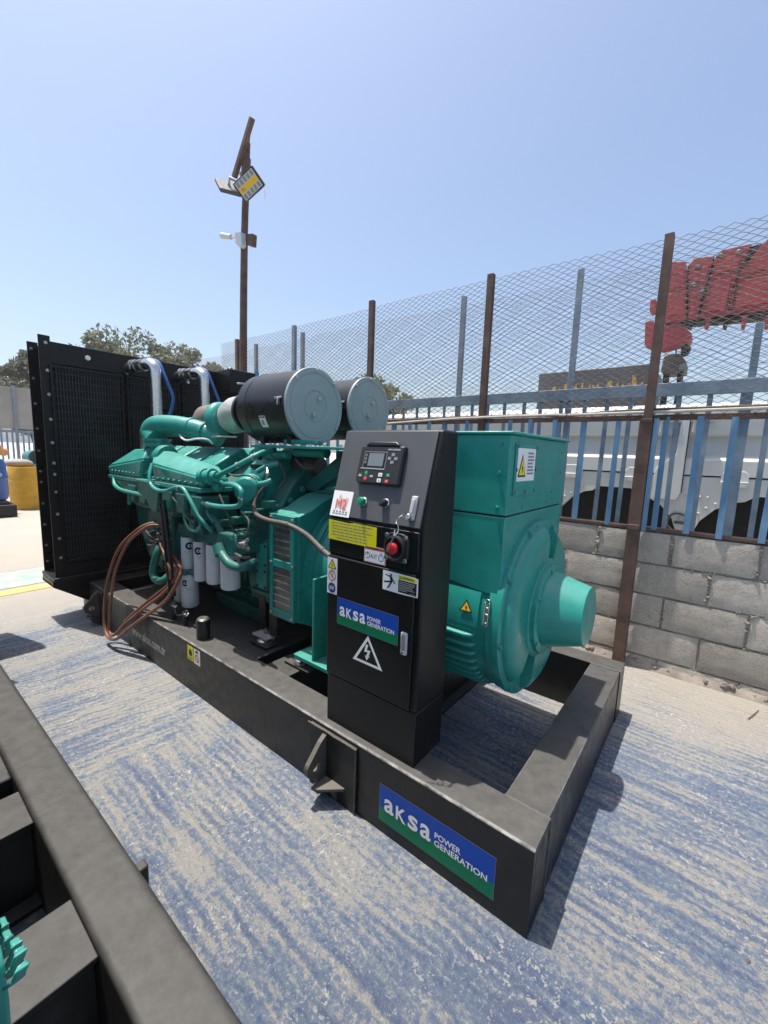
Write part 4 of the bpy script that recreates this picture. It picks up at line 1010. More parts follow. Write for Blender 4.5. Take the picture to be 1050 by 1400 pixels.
p.ring(w * .17, h * .42, .013, .003, 2, PDB, 18, math.radians(-130), math.radians(190)); p.line((w * .17, h * .42), (w * .17, h * .58), .003, 2, PDB)
p.text('AUT', w * .31, h * .29, w * .31, h * .25, 2, PNAVY, .012); p.ring(w * .80, h * .38, .013, .003, 2, PDB, 18); p.ring(w * .80, h * .58, .007, .0025, 2, PDB, 14, 0, math.pi); p.done('danger_sticker', cab)
p = Print(sl(-.941, .004, .0065), (1, 0, 0), SE); w, h = .108, .106
p.rect(0, 0, w, h, 0, PW)
for k in range(7): p.line((.026 + k * .009, .036), (.032 + k * .009, .036 + .055 * (.4 + .6 * r3.random())), .0055, 1, PP)
p.text('M2', .024, .030, .058, .042, 2, PFR, .0)
for k in range(5): p.rect(.014 + k * .017, .009, .027 + k * .017, .013, 1, PGY); p.rect(.016 + k * .017, .017, .026 + k * .017, .023, 1, PGY)
p.done('faded_label', cab)

# ---- alternator
AZ = .80
b = MB(); b.lathe((-1.46, CYL, AZ), (1, 0, 0), [(0, .385), (.04, .385), (.04, .362), (.50, .362), (.54, .395), (1.08, .395), (1.085, .408), (1.13, .408), (1.13, .40)], 72)
alt = part('alternator_body', b, GREEN, GS, 0)
b = MB(); b.lathe((-.345, CYL, AZ), (1, 0, 0), [(0, .408), (.0, .414), (.026, .414), (.030, .408), (.030, .395), (.034, .388), (.034, .34), (.018, .33), (.016, .0)], 80)
eb = part('end_bell', b, GREEN, GS)
# raised cast sectors of the end bell with two open gaps
b = MB()
def sector(a0, a1, r0, r1, x0, x1, n):
    for i in range(n):
        p_, q_ = math.radians(a0 + (a1 - a0) * i / n), math.radians(a0 + (a1 - a0) * (i + 1) / n)
    prof = [(x0, r0), (x1 - .004, r0 + .004), (x1, r0 + .012), (x1, r1 - .060), (x1 - .006, r1 - .030), (x1 - .020, r1 - .008), (x1 - .036, r1), (x0, r1)]
    # angle measured from +y toward +z, seen from the front of the bell
    bb = MB(); m = n + 1; vs = []
    for (xx, rr) in prof:
        for i in range(m):
            a = math.radians(a0 + (a1 - a0) * i / n); vs.append((xx, CYL + rr * math.cos(a), AZ + rr * math.sin(a)))
    k = len(prof)
    fs = [(j * m + i, j * m + i + 1, (j + 1) * m + i + 1, (j + 1) * m + i) for j in range(k - 1) for i in range(n)]
    fs = [f[::-1] for f in fs]
    fs.append(tuple(j * m for j in range(k))); fs.append(tuple(j * m + n for j in range(k - 1, -1, -1)))
    b.add(vs, fs)
sector(90, 224, .20, .385, -.332, -.266, 34); sector(252, 430, .20, .385, -.332, -.266, 44)
part('cast_rib', b, GREEN, eb)
b = MB()
for a in (20, 65, 112, 150, 190, 232, 290, 335):
    a = math.radians(a); b.bolts([(-.315, CYL + .402 * math.cos(a), AZ + .402 * math.sin(a))], (1, 0, 0), .011, .012)
part('bolts', b, GREEN, eb)
b = MB(); b.lathe((-.272, CYL + .005, AZ + .004), (1, 0, 0), [(0, .235), (.01, .22), (.012, .212), (.030, .212), (.034, .206), (.034, .0)], 56); bossp = part('bearing_boss', b, GREEN, GS)
b = MB(); b.bolts([(-.24, CYL + .197 * math.cos(math.radians(a)), AZ + .197 * math.sin(math.radians(a))) for a in (30, 100, 152, 215, 280, 335)], (1, 0, 0), .010, .010); part('bolts', b, GREEN, bossp)
b = MB(); b.lathe((-.239, CYL + .005, AZ + .006), (1, 0, .03), [(0, .178), (.158, .134), (.166, .130), (.169, .122), (.169, .0)], 56); part('bearing_cone', b, GREEN, GS)
# cooling fins low on the near side
for k in range(13):
    a = math.radians(188 + k * 6.6); rr = .395
    cy_, cz_ = CYL + rr * math.cos(a), AZ + rr * math.sin(a)
    b = MB(); er = Vector((0, math.cos(a), math.sin(a))); et = Vector((0, -math.sin(a), math.cos(a)))
    pts = [(-.98, 0), (-.98, .030), (-.47, .030), (-.44, .022), (-.425, 0)]
    b.prism(pts, lambda u, v: tuple(Vector((u, CYL, AZ)) + er * (.392 + v) - et * .0085), tuple(et * .017)); part('cooling_fin', b, GREEN, alt, .006)
# smooth cover strip above the fins with sign and toggle latch
b = MB(); n_ = 8; vs = []
for i in range(n_ + 1):
    a = math.radians(160 + 22 * i / n_)
    for rr in (.398, .404):
        for x in (-1.0, -.415): vs.append((x, CYL + rr * math.cos(a), AZ + rr * math.sin(a)))
fs = []
for i in range(n_):
    o = i * 4; fs += [(o + 2, o + 6, o + 7, o + 3), (o, o + 1, o + 5, o + 4), (o, o + 4, o + 6, o + 2), (o + 1, o + 3, o + 7, o + 5)]
fs += [(0, 2, 3, 1), (n_ * 4, n_ * 4 + 1, n_ * 4 + 3, n_ * 4 + 2)]
b.add(vs, fs); cov = part('cover_strip', b, GREEN, GS)
a = math.radians(171); er = Vector((0, math.cos(a), math.sin(a))); et = Vector((0, math.sin(a), -math.cos(a)))
p = Print(Vector((-.470, CYL, AZ)) + er * .4065, (1, 0, 0), -et if (-et).z > 0 else et); p.tri_sign(0, -.020, .062, .052, 1, PK, POR, PK, .12); p.done('hazard_triangle', cov)
b = MB()
LXT = -.372
for s_, r_, w_ in ((-.048, .006, .010), (-.012, .009, .013), (.015, .009, .011), (.048, .007, .009)): b.obox(Vector((LXT, CYL, AZ)) + er * .414 + et * s_, (Vector((1, 0, 0)), et, er), (w_ * .8, .009, r_))
for dx in (-.009, .009): b.tube([tuple(Vector((LXT + dx, CYL, AZ)) + er * .424 + et * t_) for t_ in (-.05, -.02, .02, .045)], .003, 6, 2)
part('toggle_latch', b, STEEL, GS, .002)
# terminal box
TX0, TX1, TY0, TY1 = -1.12, -.335, .405, 1.165
b = MB(); b.box(TX0, TX1, TY0, TY1, 1.268, 1.590); tb = part('terminal_box', b, GREEN, GS, .006)
b = MB(); b.prism([(TX1, 1.262), (TX1, .935), (-.40, .935), (TX0, 1.02), (TX0, 1.262)], lambda x, z: (x, TY0 + .002, z), (0, TY1 - TY0 - .004, 0)); tl = part('lower_box', b, GREEN, tb, .005)
b = MB(); b.box(TX0 - .012, TX1 + .012, TY0 - .012, TY1 + .012, 1.590, 1.602); part('box_lid', b, GREEN, tb, .004)
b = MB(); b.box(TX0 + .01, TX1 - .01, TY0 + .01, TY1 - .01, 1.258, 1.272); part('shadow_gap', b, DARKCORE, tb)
b = MB(); b.bolts([(-.375, TY0, z) for z in (1.555, 1.44, 1.30)] + [(-.98, TY0, z) for z in (1.555, 1.44, 1.30)], (0, -1, 0), .0075, .010); b.bolts([(TX1, y, z) for y in (.50,) for z in (1.0,)], (1, 0, 0), .006, .004); part('screws', b, GREEN, tb)
b = MB(); b.box(TX1, TX1 + .0065, .452, .70, 1.345, 1.560); acc = part('access_plate', b, GREEN, tb, .002)
b = MB(); b.bolts([(TX1 + .004, y, z) for y in (.466, .686) for z in (1.36, 1.452, 1.546)] + [(TX1 + .004, .576, 1.36)], (1, 0, 0), .008, .006); part('screws', b, DARKG, tb)
p = Print((TX1 + .0067, .466, 1.405), (0, 1, 0), (0, 0, 1)); w, h = .205, .135
p.rect(0, 0, w, h, 0, PW); p.tri_sign(w * .26, h * .13, w * .42, h * .70, 1, PK, PY, PK, .11)
for k, qz in enumerate((.26, .30, .31, .24, .28, .30, .32)):
    u = w * .56; e_ = u + w * (qz + .06)
    while u < e_ - .004: l_ = r3.uniform(.008, .02); p.rect(u, h * (.83 - k * .105), min(u + l_, e_), h * (.885 - k * .105), 1, PGY); u += l_ + .003
p.done('danger_sticker', tb)

# ---- drive-end housing with louvred vent
b = MB(); arch = [(.32, .52), (.32, 1.135)] + [(.788 - .62 * math.cos(t), .74 + .525 * math.sin(t)) for t in [math.radians(q) for q in range(54, 127, 8)]] + [(1.256, 1.135), (1.256, .52), (1.1, .44), (.476, .44)]
b.prism(arch, lambda y, z: (-1.705, y, z), (.225, 0, 0)); dh = part('drive_housing', b, GREEN, GS, .006)
b = MB(); b.lathe((-1.482, CYL, AZ - .02), (1, 0, 0), [(0, .44), (.012, .44), (.016, .425), (.020, .415), (.045, .41), (.05, .395), (.09, .385), (.14, .37), (.18, .36)], 72); part('housing_ring', b, GREEN, GS)
b = MB(); b.box(-1.70, -1.672, .288, .32, .525, 1.135); b.box(-1.512, -1.482, .288, .32, .525, 1.135); b.box(-1.672, -1.512, .288, .32, 1.10, 1.135); b.box(-1.672, -1.512, .288, .32, .525, .575); b.box(-1.672, -1.512, .290, .32, .825, .870)
vf = part('vent_frame', b, GREEN, GS, .003)
b = MB(); b.box(-1.672, -1.512, .308, .321, .57, 1.10); part('vent_backing', b, DARKCORE, GS)
b = MB()
for z0, z1 in ((.575, .825), (.870, 1.10)):
    for k in range(1, 6): z = z0 + (z1 - z0) * k / 6; b.box(-1.672, -1.512, .293, .303, z - .004, z + .004)
    for k in range(1, 20): x = -1.672 + .16 * k / 20; b.box(x - .0014, x + .0014, .299, .302, z0, z1)
    for k in range(1, 30): z = z0 + (z1 - z0) * k / 30; b.box(-1.672, -1.512, .2985, .3015, z - .0014, z + .0014)
part('vent_mesh', b, STEEL, GS, kind='stuff')
b = MB(); b.bolts([(x, .289, z) for x in (-1.686, -1.497) for z in (.545, .85, 1.115)], (0, -1, 0), .008, .008); part('screws', b, STEEL, GS)
p = Print((-1.428, .54, 1.155), (0, .82, .57), (0, -.57, .82)); p.rect(0, 0, .15, .032, 0, PWF); p.rect(.008, .006, .03, .026, 1, PK); p.done('data_plate', GS)
# bracket plate and black leg with its mount
b = MB(); b.prism([(-1.86, .64), (-1.74, .64), (-1.735, .97), (-1.85, .935)], lambda x, z: (x, .31, z), (0, .12, 0)); bp_ = part('mount_bracket', b, GREEN_CAST, GS, .008)
b = MB(); b.prism([(-1.85, .655), (-1.75, .655), (-1.745, .95), (-1.845, .92)], lambda x, z: (x, .311, z), (0, -.012, 0)); bpl = part('bracket_plate', b, GREEN, GS, .006)
b = MB(); b.bolts([(x, .30, z) for x, z in ((-1.835, .67), (-1.762, .67), (-1.835, .76), (-1.76, .77), (-1.835, .80), (-1.76, .81), (-1.83, .90), (-1.758, .925))], (0, -1, 0), .010, .004); part('bolts', b, DARKCORE, bpl)
b = MB(); b.box(-1.90, -1.71, .30, .50, .615, .64); part('leg_head', b, GREEN_CAST, GS, .004)
b = MB(); b.box(-1.865, -1.80, .33, .40, .375, .62); b.box(-1.735, -1.66, .31, .38, .375, .62); part('leg', b, BLACKT, GS, .004)
def mount(x, y, z, top):
    bb = MB(); bb.box(x - .085, x + .085, y - .06, y + .06, z, z + .018); o = part('mount_plate', bb, BLACK, GS, .003)
    b2 = MB(); b2.lathe((x, y, z + .018), (0, 0, 1), [(0, .055), (.012, .055), (.03, .035), (.04, .035)], 24); b2.lathe((x, y, z + .05), (0, 0, 1), [(0, .012), (.05, .012)], 10); part('isolator', b2, STEEL, o)
    b3 = MB(); b3.box(x - .07, x + .07, y - .05, y + .05, z + .055, z + .067); part('top_plate', b3, top, o, .002)
mount(-1.78, .32, .30, SACK); mount(-2.0, 1.2, .296, BLACK); mount(-1.25, 1.2, .302, BLACK); mount(-3.05, .36, .296, BLACK)
b = MB(); b.box(-1.50, -1.30, .24, .36, .302, .318); o = part('mount_plate', b, BLACK, GS, .003)
b = MB(); b.lathe((-1.40, .29, .318), (0, 0, 1), [(0, .045), (.01, .05), (.03, .05), (.04, .04)], 24); part('isolator', b, CHROME, o)
b = MB(); b.box(-1.42, -1.10, .24, .36, .362, .386); b.box(-1.285, -1.270, .25, .40, .386, .84); b.prism([(.25, .386), (.36, .386), (.40, .80), (.36, .84)], lambda y, z: (-1.15, y, z), (.015, 0, 0)); part('alternator_foot', b, GREEN, GS, .004)

# ---- engine
b = MB(); b.prism([(.50, .52), (.43, .70), (.43, .98), (.50, 1.06), (.70, 1.24), (.876, 1.24), (1.076, 1.06), (1.146, .98), (1.146, .70), (1.076, .52)], lambda y, z: (-3.42, y, z), (1.50, 0, 0))
blk = part('engine_block', b, GREEN_CAST, GS, .014)
b = MB()
for k in range(9): x = -3.3 + k * .165; b.box(x - .012, x + .012, .415, .44, .60, .98)
b.box(-3.40, -1.93, .40, .44, .72, .755); b.box(-3.40, -1.93, .41, .44, .97, 1.0); part('casting_ribs', b, GREEN_CAST, blk, .006)
b = MB(); b.prism([(.50, .52), (.52, .40), (.60, .345), (.98, .345), (1.06, .40), (1.076, .52)], lambda y, z: (-3.36, y, z), (1.42, 0, 0))
b.prism([(-2.62, .40), (-2.05, .40), (-2.0, .34), (-2.08, .305), (-2.5, .305), (-2.6, .34)], lambda x, z: (x, .47, z), (0, .6, 0)); part('oil_pan', b, GREEN_CAST, GS, .012)
b = MB(); b.bolts([(-3.3 + k * .1, .44, .53) for k in range(14)], (0, -1, 0), .012, .07); part('bolts', b, GREEN_CAST, blk)
BA = Vector((0, -.5, .866)); BN = Vector((0, .866, .5))
def bank(sgn):
    def pt(along, perp, x): v = Vector((0, -.5 * sgn, .866)) * along + Vector((0, .866 * sgn, .5)) * perp; return (x, CYL + v.y, .82 + v.z)
    bb = MB(); bb.prism([(.16, -.19), (.60, -.185), (.60, .185), (.16, .19)], lambda a_, p_: pt(a_, p_, -3.45), (1.36, 0, 0)); o = part('cylinder_bank', bb, GREEN_CAST, GS, .012)
    for k in range(5):
        x0 = -2.355 - k * .285
        c_ = MB(); c_.prism([(.595, -.172), (.700, -.150), (.714, -.13), (.714, .125), (.700, .145), (.595, .16)], lambda a_, p_: pt(a_, p_, x0), (-.235, 0, 0)); rc = part('rocker_cover', c_, GREEN, GS, .014, seg=3)
        d_ = MB(); ax = Vector((0, -.5 * sgn, .866))
        d_.bolts([pt(.706, q, x0 - dx) for q in (-.11, .105) for dx in (.03, .205)], ax, .010, .012); part('bolts', d_, GREEN, rc)
        e_ = MB(); e_.prism([(.595, -.186), (.625, -.186), (.625, .176), (.595, .176)], lambda a_, p_: pt(a_, p_, x0 + .012), (-.26, 0, 0)); part('rocker_base', e_, GREEN_CAST, rc, .004)
        if sgn > 0:
            f_ = MB(); f_.prism([(.44, -.19), (.585, -.186), (.57, -.235), (.46, -.225)], lambda a_, p_: pt(a_, p_, x0 - .02), (-.19, 0, 0)); part('port_block', f_, GREEN_CAST, rc, .008)
    return o
bk = bank(1); bank(-1)
b = MB(); b.prism([(.36, 1.04), (.33, 1.20), (.37, 1.33), (.50, 1.46), (.62, 1.455), (.66, 1.16), (.60, .98), (.44, .95)], lambda y, z: (-2.10, y, z), (.215, 0, 0)); ep = part('bank_end_cover', b, GREEN, GS, .010)
b = MB(); b.bolts([(-1.885, y, z) for y, z in ((.38, 1.12), (.38, 1.28), (.50, 1.41), (.60, 1.38), (.60, 1.10), (.47, 1.0))], (1, 0, 0), .014, .012)
b.bolts([(x, .352, 1.265) for x in (-2.06, -1.98, -1.91)], (0, -1, 0), .012, .014); part('bolts', b, GREEN, ep)
b = MB(); b.box(-2.05, -1.95, .40, .44, 1.375, 1.40); b.cyl((-1.99, .43, 1.43), (-1.99, .43, 1.475), .018, n=10); part('sensor', b, DARKCORE, ep, .003)
# flywheel housing behind the vent housing
b = MB(); b.prism([(.34, .55), (.30, .80), (.36, 1.10), (.50, 1.30), (.62, 1.40), (.96, 1.40), (1.10, 1.28), (1.22, 1.10), (1.27, .8), (1.2, .55)], lambda y, z: (-1.96, y, z), (.22, 0, 0)); fh = part('flywheel_housing', b, GREEN_CAST, GS, .014)
b = MB(); b.bolts([(-1.74, CYL + .47 * math.cos(math.radians(a)), .84 + .47 * math.sin(math.radians(a))) for a in range(20, 170, 14)], (1, 0, 0), .016, .02); part('bolts', b, GREEN, fh)
b = MB(); b.prism([(.46, 1.06), (.36, 1.12), (.36, 1.15), (.48, 1.20), (.64, 1.34), (.72, 1.44), (.76, 1.41), (.68, 1.28)], lambda y, z: (-1.80, y, z), (.04, 0, 0)); part('brace', b, GREEN, GS, .006)
b = MB(); b.prism([(-1.92, 1.16), (-1.30, 1.16), (-1.28, 1.20), (-1.50, 1.26), (-1.92, 1.26)], lambda x, z: (x, .60, z), (0, .05, 0))
b.prism([(-1.86, 1.22), (-1.42, 1.50), (-1.30, 1.50), (-1.30, 1.44), (-1.74, 1.20)], lambda x, z: (x, .60, z), (0, .06, 0)); sb = part('support_bracket', b, GREEN_CAST, GS, .008)
b = MB(); b.prism([(-1.52, 1.24), (-1.30, 1.14), (-1.12, 1.14), (-1.12, 1.44), (-1.30, 1.46)], lambda x, z: (x, .66, z), (0, .02, 0)); part('gusset_plate', b, GREEN, GS, .005)
b = MB(); b.prism([(-2.0, 1.20), (-.98, 1.20), (-.98, 1.505), (-2.0, 1.505)], lambda x, z: (x, 1.12, z), (0, .03, 0)); part('rear_bracket', b, GREEN_CAST, GS, .006)
b = MB(); b.bolts([(x, .598, z) for x, z in ((-1.85, 1.21), (-1.7, 1.21), (-1.55, 1.21), (-1.42, 1.21))] + [(x, .658, z) for x, z in ((-1.42, 1.26), (-1.36, 1.34), (-1.26, 1.36), (-1.25, 1.20), (-1.36, 1.22))], (0, -1, 0), .014, .012); part('bolts', b, GREEN, sb)
# starter motor and dark gear seen under the air filter
b = MB(); b.lathe((-2.02, .66, 1.40), (1, .1, 0), [(0, .07), (.01, .085), (.25, .085), (.26, .075), (.32, .06), (.32, .03)], 24); part('starter_motor', b, BROWNM, GS)
b = MB(); b.box(-1.98, -1.80, .60, .70, 1.475, 1.50); b.box(-1.96, -1.88, .60, .64, 1.49, 1.515); b.box(-1.95, -1.84, .56, .60, 1.285, 1.30); part('terminal_clamp', b, CHROME, GS, .003)
# round gear cover
gcp = q(340, 669, .30)
b = MB(); b.lathe(gcp, (.55, -.83, 0), [(-.12, .095), (.0, .095), (.004, .083), (.02, .083), (.024, .076), (.05, .074), (.055, .066), (.055, .0)], 12); gc = part('gear_cover', b, GREEN, GS, .004)
b = MB(); b.tube([q(354, 662, .28), q(362, 661, .29), q(371, 657, .32)], .018, 10, 4); b.tube([q(352, 645, .33), q(364, 638, .36), q(380, 634, .42)], .016, 10, 4); part('cover_pipe', b, GREEN, GS)
b = MB(); b.tube([q(364, 655, .27), q(366, 648, .26), q(365, 640, .28)], .006, 8, 4); b.sphere(q(366, 648, .255), .014, 6); part('pipe_elbow', b, STEEL, GS)
# ---- intake plenum on the near bank
b = MB(); b.box(-3.585, -2.13, .108, .33, 1.222, 1.250); pl = part('plenum_flange', b, GREEN, GS, .004)
b = MB(); b.bolts([(-3.50 + k * .098, .118, 1.237) for k in range(14)], (0, -1, 0), .011, .012); b.bolts([(-3.50 + k * .098, .145, 1.247) for k in range(14)], (0, 0, 1), .013, .012); part('bolts', b, GREEN, pl)
def wedge(lo_l, lo_r, mid_l, mid_r, top_l, top_r, yb, name='intake_plenum'):
    bb = MB()
    bk = lambda p_, y_: (p_[0], y_, p_[2])
    bb.hull8([lo_l, lo_r, bk(lo_r, yb), bk(lo_l, yb), mid_l, mid_r, bk(mid_r, yb), bk(mid_l, yb)])
    bb.hull8([mid_l, mid_r, bk(mid_r, yb), bk(mid_l, yb), top_l, top_r, (top_r[0], yb, top_r[2]), (top_l[0], yb, top_l[2])])
    return part(name, bb, GREEN, GS, .014, seg=3)
wedge((-2.84, .145, 1.252), (-2.145, .122, 1.250), (-2.86, .14, 1.365), (-2.15, .118, 1.312), (-3.02, .235, 1.478), (-2.262, .235, 1.376), .31)
wedge((-3.585, .118, 1.250), (-3.05, .135, 1.252), (-3.62, .116, 1.316), (-3.0, .135, 1.392), (-3.33, .215, 1.462), (-3.05, .19, 1.472), .31)
b = MB(); b.box(-3.30, -3.02, .17, .30, 1.248, 1.30); b.hull8([(-3.12, .14, 1.27), (-2.98, .15, 1.29), (-2.98, .3, 1.29), (-3.12, .3, 1.27), (-3.12, .2, 1.33), (-2.98, .2, 1.35), (-2.98, .3, 1.35), (-3.12, .3, 1.33)]); part('plenum_lug', b, GREEN, GS, .008)
b = MB(); b.box(-3.58, -3.06, .112, .30, 1.2495, 1.2535); b.box(-2.84, -2.15, .114, .30, 1.2495, 1.2535); part('gasket', b, DARKCORE, GS, kind='stuff')
b = MB()
for k in range(7): x = -3.50 + k * .068; b.bolts([(x, .112, 1.285)], (0, -1, 0), .008, .008)
for k in range(9): x = -2.80 + k * .076; b.bolts([(x, .125, 1.272)], (0, -1, 0), .008, .010)
part('bolts', b, GREEN, GS)
# wiring harness, clamps and sensors over the near side
b = MB()
for pts_, rr in (([q(310, 646, .25), q(322, 651, .20), q(336, 650, .24), q(350, 655, .26)], .005), ([q(330, 700, .22), q(340, 712, .20), q(338, 728, .18), q(330, 738, .16)], .006), ([q(236, 680, .10), q(250, 700, .09), q(262, 716, .10), q(275, 734, .14)], .0045),
                 ([q(345, 690, .26), q(352, 705, .25), q(350, 722, .27)], .006), ([q(370, 622, .42), q(384, 636, .44), q(390, 655, .46), q(380, 668, .42)], .007), ([q(404, 628, .46), q(416, 640, .46), q(430, 640, .50)], .006), ([q(300, 676, .12), q(312, 705, .12), q(318, 722, .15), q(330, 736, .2)], .005)): b.tube(pts_, rr, 6, 6)
part('wiring', b, CABLE, GS, kind='stuff')
b = MB()
for c_, ax_ in ((q(325, 636, .205), (.85, .4, .3)), (q(346, 625, .27), (.8, .5, .25)), (q(330, 682, .108), (0, 0, 1)), (q(285, 690, .12), (1, 0, -.1)), (q(245, 668, .082), (1, 0, 0)), (q(172, 672, .103), (1, 0, -.2))):
    b.lathe(Vector(c_) - Vector(ax_).normalized() * .006, ax_, [(0, .012), (0, .0195), (.012, .0195), (.012, .012)], 14)
part('pipe_clips', b, STEEL, GS, kind='stuff')
b = MB()
for c_ in (q(318, 712, .2), q(300, 716, .2), (q(350, 700, .28)), q(362, 690, .30), q(338, 705, .24)): b.box(c_[0] - .03, c_[0] + .03, c_[1] - .01, c_[1] + .06, c_[2] - .022, c_[2] + .022)
part('block_boss', b, GREEN_CAST, GS, .006, kind='stuff')
# neck between plenums and elbow up to the turbo
b = MB(); b.lathe((-3.14, .27, 1.415), (1, 0, 0), [(0, .085), (.02, .085), (.02, .075), (.08, .075), (.085, .09), (.12, .09), (.12, .076), (.2, .074), (.2, .088), (.24, .088), (.26, .08)], 28); part('plenum_neck', b, GREEN, GS)
b = MB(); b.lathe((-3.06, .275, 1.43), (0, 0, 1), [(0, .075), (.06, .075), (.06, .10), (.085, .10), (.085, .084), (.10, .084), (.10, .097), (.118, .097), (.118, .078)], 32); fl_ = part('elbow_flange', b, GREEN, GS)
b = MB(); b.tube([(-3.06, .275, 1.54), q(207, 592, .275), q(210, 584, .28), q(221, 580.5, .30), q(245, 582, .36), q(270, 587, .43), q(288, 594, .48), q(302, 600, .52)], [.076, .076, .074, .071, .070, .068, .066, .064], 24, 7); part('intake_elbow', b, GREEN, GS)
b = MB()
for t_, (px_, py_, pz_) in enumerate((q(262, 585, .41), q(281, 591, .46))): b.lathe((px_, py_, pz_), (.93, .3, -.2), [(-.010, .066), (-.010, .076), (.010, .076), (.010, .066)], 28)
part('pipe_clamp', b, GREEN, GS)
# turbocharger, wrapped duct
b = MB(); pts = []; rad = []
TC = q(298, 574, .55)
for k in range(22):
    a = math.radians(-60 + k * 16); pts.append((TC[0] + .004 * k, .55 + .085 * math.cos(a), TC[2] + .085 * math.sin(a))); rad.append(.030 + .0014 * k)
b.tube(pts, rad, 14, 2); b.lathe((TC[0] + .02, .55, TC[2]), (1, 0, 0), [(0, .09), (.05, .085), (.07, .06)], 24); part('turbo_volute', b, GREEN, GS)
b = MB(); b.lathe((TC[0] - .02, .55, TC[2]), (-1, 0, 0), [(0, .06), (.03, .10), (.06, .115), (.14, .11), (.18, .08), (.22, .075)], 28); part('turbine_housing', b, pm('scaled_exhaust_iron', (.16, .135, .115), .75, var=.3, bump=.5), GS)
b = MB(); b.lathe((TC[0] + .07, .55, TC[2]), (1, 0, .08), [(0, .055), (.04, .062), (.10, .064)], 28); part('turbo_inlet', b, BROWNM, GS)
b = MB(); b.tube([(TC[0] + .14, .55, TC[2] + .005), (TC[0] + .19, .549, TC[2] + .01), (TC[0] + .27, .548, TC[2] + .03), (TC[0] + .40, .547, TC[2] + .05)], [.075, .115, .125, .105], 24, 6); wr = part('wrapped_duct', b, FOIL, GS)
b = MB()
for k in range(3): b.lathe((-2.27 + k * .05, .55, 1.745), (1, 0, .05), [(-.02, .09), (-.012, .135 - .006 * k), (.012, .135 - .006 * k), (.02, .09)], 28)
part('duct_band', b, BLACKT, GS)
# ---- air filters
def air_filter(cx, cy, cz, r, L, sticker):
    bb = MB(); bb.lathe((cx - L, cy, cz), (1, 0, 0), [(-.06, r * .42), (-.02, r * .6), (0, r * .93), (.012, r * .985), (.09, r), (.092, r * 1.012), (.10, r * 1.012), (.102, r), (L - .03, r), (L - .028, r * 1.02), (L - .012, r * 1.02)], 64)
    o = part('air_filter', bb, BLACKT, GS)
    b2 = MB(); b2.lathe((cx - .015, cy, cz), (1, 0, 0), [(0, r * 1.028), (.010, r * 1.028), (.014, r * 1.015), (.014, r * .90), (.010, r * .885), (.010, r * .86), (.013, r * .85), (.013, r * .44), (.008, r * .42), (.008, r * .39), (.012, r * .37), (.012, 0)], 72); part('filter_lid', b2, LID, o)
    b3 = MB()
    for a, t_ in ((60, .24), (-110, .24)): b3.lathe((cx - .005, cy + .0 + r * t_ * math.cos(math.radians(a)), cz + r * t_ * math.sin(math.radians(a))), (1, 0, 0), [(0, r * .085), (.008, r * .08), (.008, r * .06), (.016, r * .055), (.02, r * .03)], 12)
    part('lid_nut', b3, STEEL, o)
    b4 = MB(); b4.bolts([(cx - .002, cy + r * .955 * math.cos(math.radians(a)), cz + r * .955 * math.sin(math.radians(a))) for a in (45, 135, 205, 270, 325, 90)], (1, 0, 0), .009, .012); part('lid_screw', b4, STEEL, o)
    b5 = MB(); a = math.radians(172); qc = Vector((cx - .07, cy + r * math.cos(a), cz + r * math.sin(a))); b5.obox(qc, ((1, 0, 0), (0, 1, 0), (0, 0, 1)), (.03, .012, .006)); b5.obox(qc + Vector((.01, -.012, -.02)), ((1, 0, 0), (0, 1, 0), (0, 0, 1)), (.006, .008, .02)); part('clip', b5, STEEL, o, .002)
    if sticker:
        pp = MB(); mats = [PW, PBR, PGY]
        def cyl_rect(x0, x1, a0, a1, h, mi):
            pp.m = mi; vs = []
            for i in range(5):
                a = math.radians(a0 + (a1 - a0) * i / 4)
                for x in (x0, x1): vs.append((x, cy + (r + h) * math.cos(a), cz + (r + h) * math.sin(a)))
            pp.add(vs, [(2 * i, 2 * i + 1, 2 * i + 3, 2 * i + 2) for i in range(4)])
        cyl_rect(cx - .27, cx - .21, 197, 216, .001, 0); cyl_rect(cx - .267, cx - .213, 198, 200.5, .0018, 1); cyl_rect(cx - .255, cx - .235, 204, 212, .0018, 2)
        part('warning_sticker', pp, mats, o)
        b6 = MB()
        for x, y_ in ((cx - .36, cy - .10), (cx - .10, cy - .10), (cx - .36, cy + .12), (cx - .10, cy + .12)): b6.box(x - .02, x + .02, y_ - .02, y_ + .02, 1.535, cz - r * .80)
        part('filter_strap', b6, BLACKT, GS, .003)
    return o
air_filter(-1.60, .547, 1.757, .217, .50, True); air_filter(-1.60, 1.04, 1.790, .208, .50, False)
b = MB(); b.box(-2.04, -1.12, .40, .43, 1.508, 1.524); b.box(-2.04, -1.12, .43, .70, 1.512, 1.522); b.box(-1.75, -1.60, .43, .60, 1.535, 1.56); part('filter_shelf', b, GREEN, GS, .003)
b = MB(); b.bolts([(-1.98 + k * .12, .415, 1.524) for k in range(7)], (0, 0, 1), .009, .012); part('bolts', b, STEEL, GS)
b = MB(); b.cyl((-1.98, .47, 1.46), (-1.75, .47, 1.47), .026); b.cyl((-1.72, .5, 1.49), (-1.45, .5, 1.49), .03); part('cross_pipe', b, GREEN, GS)
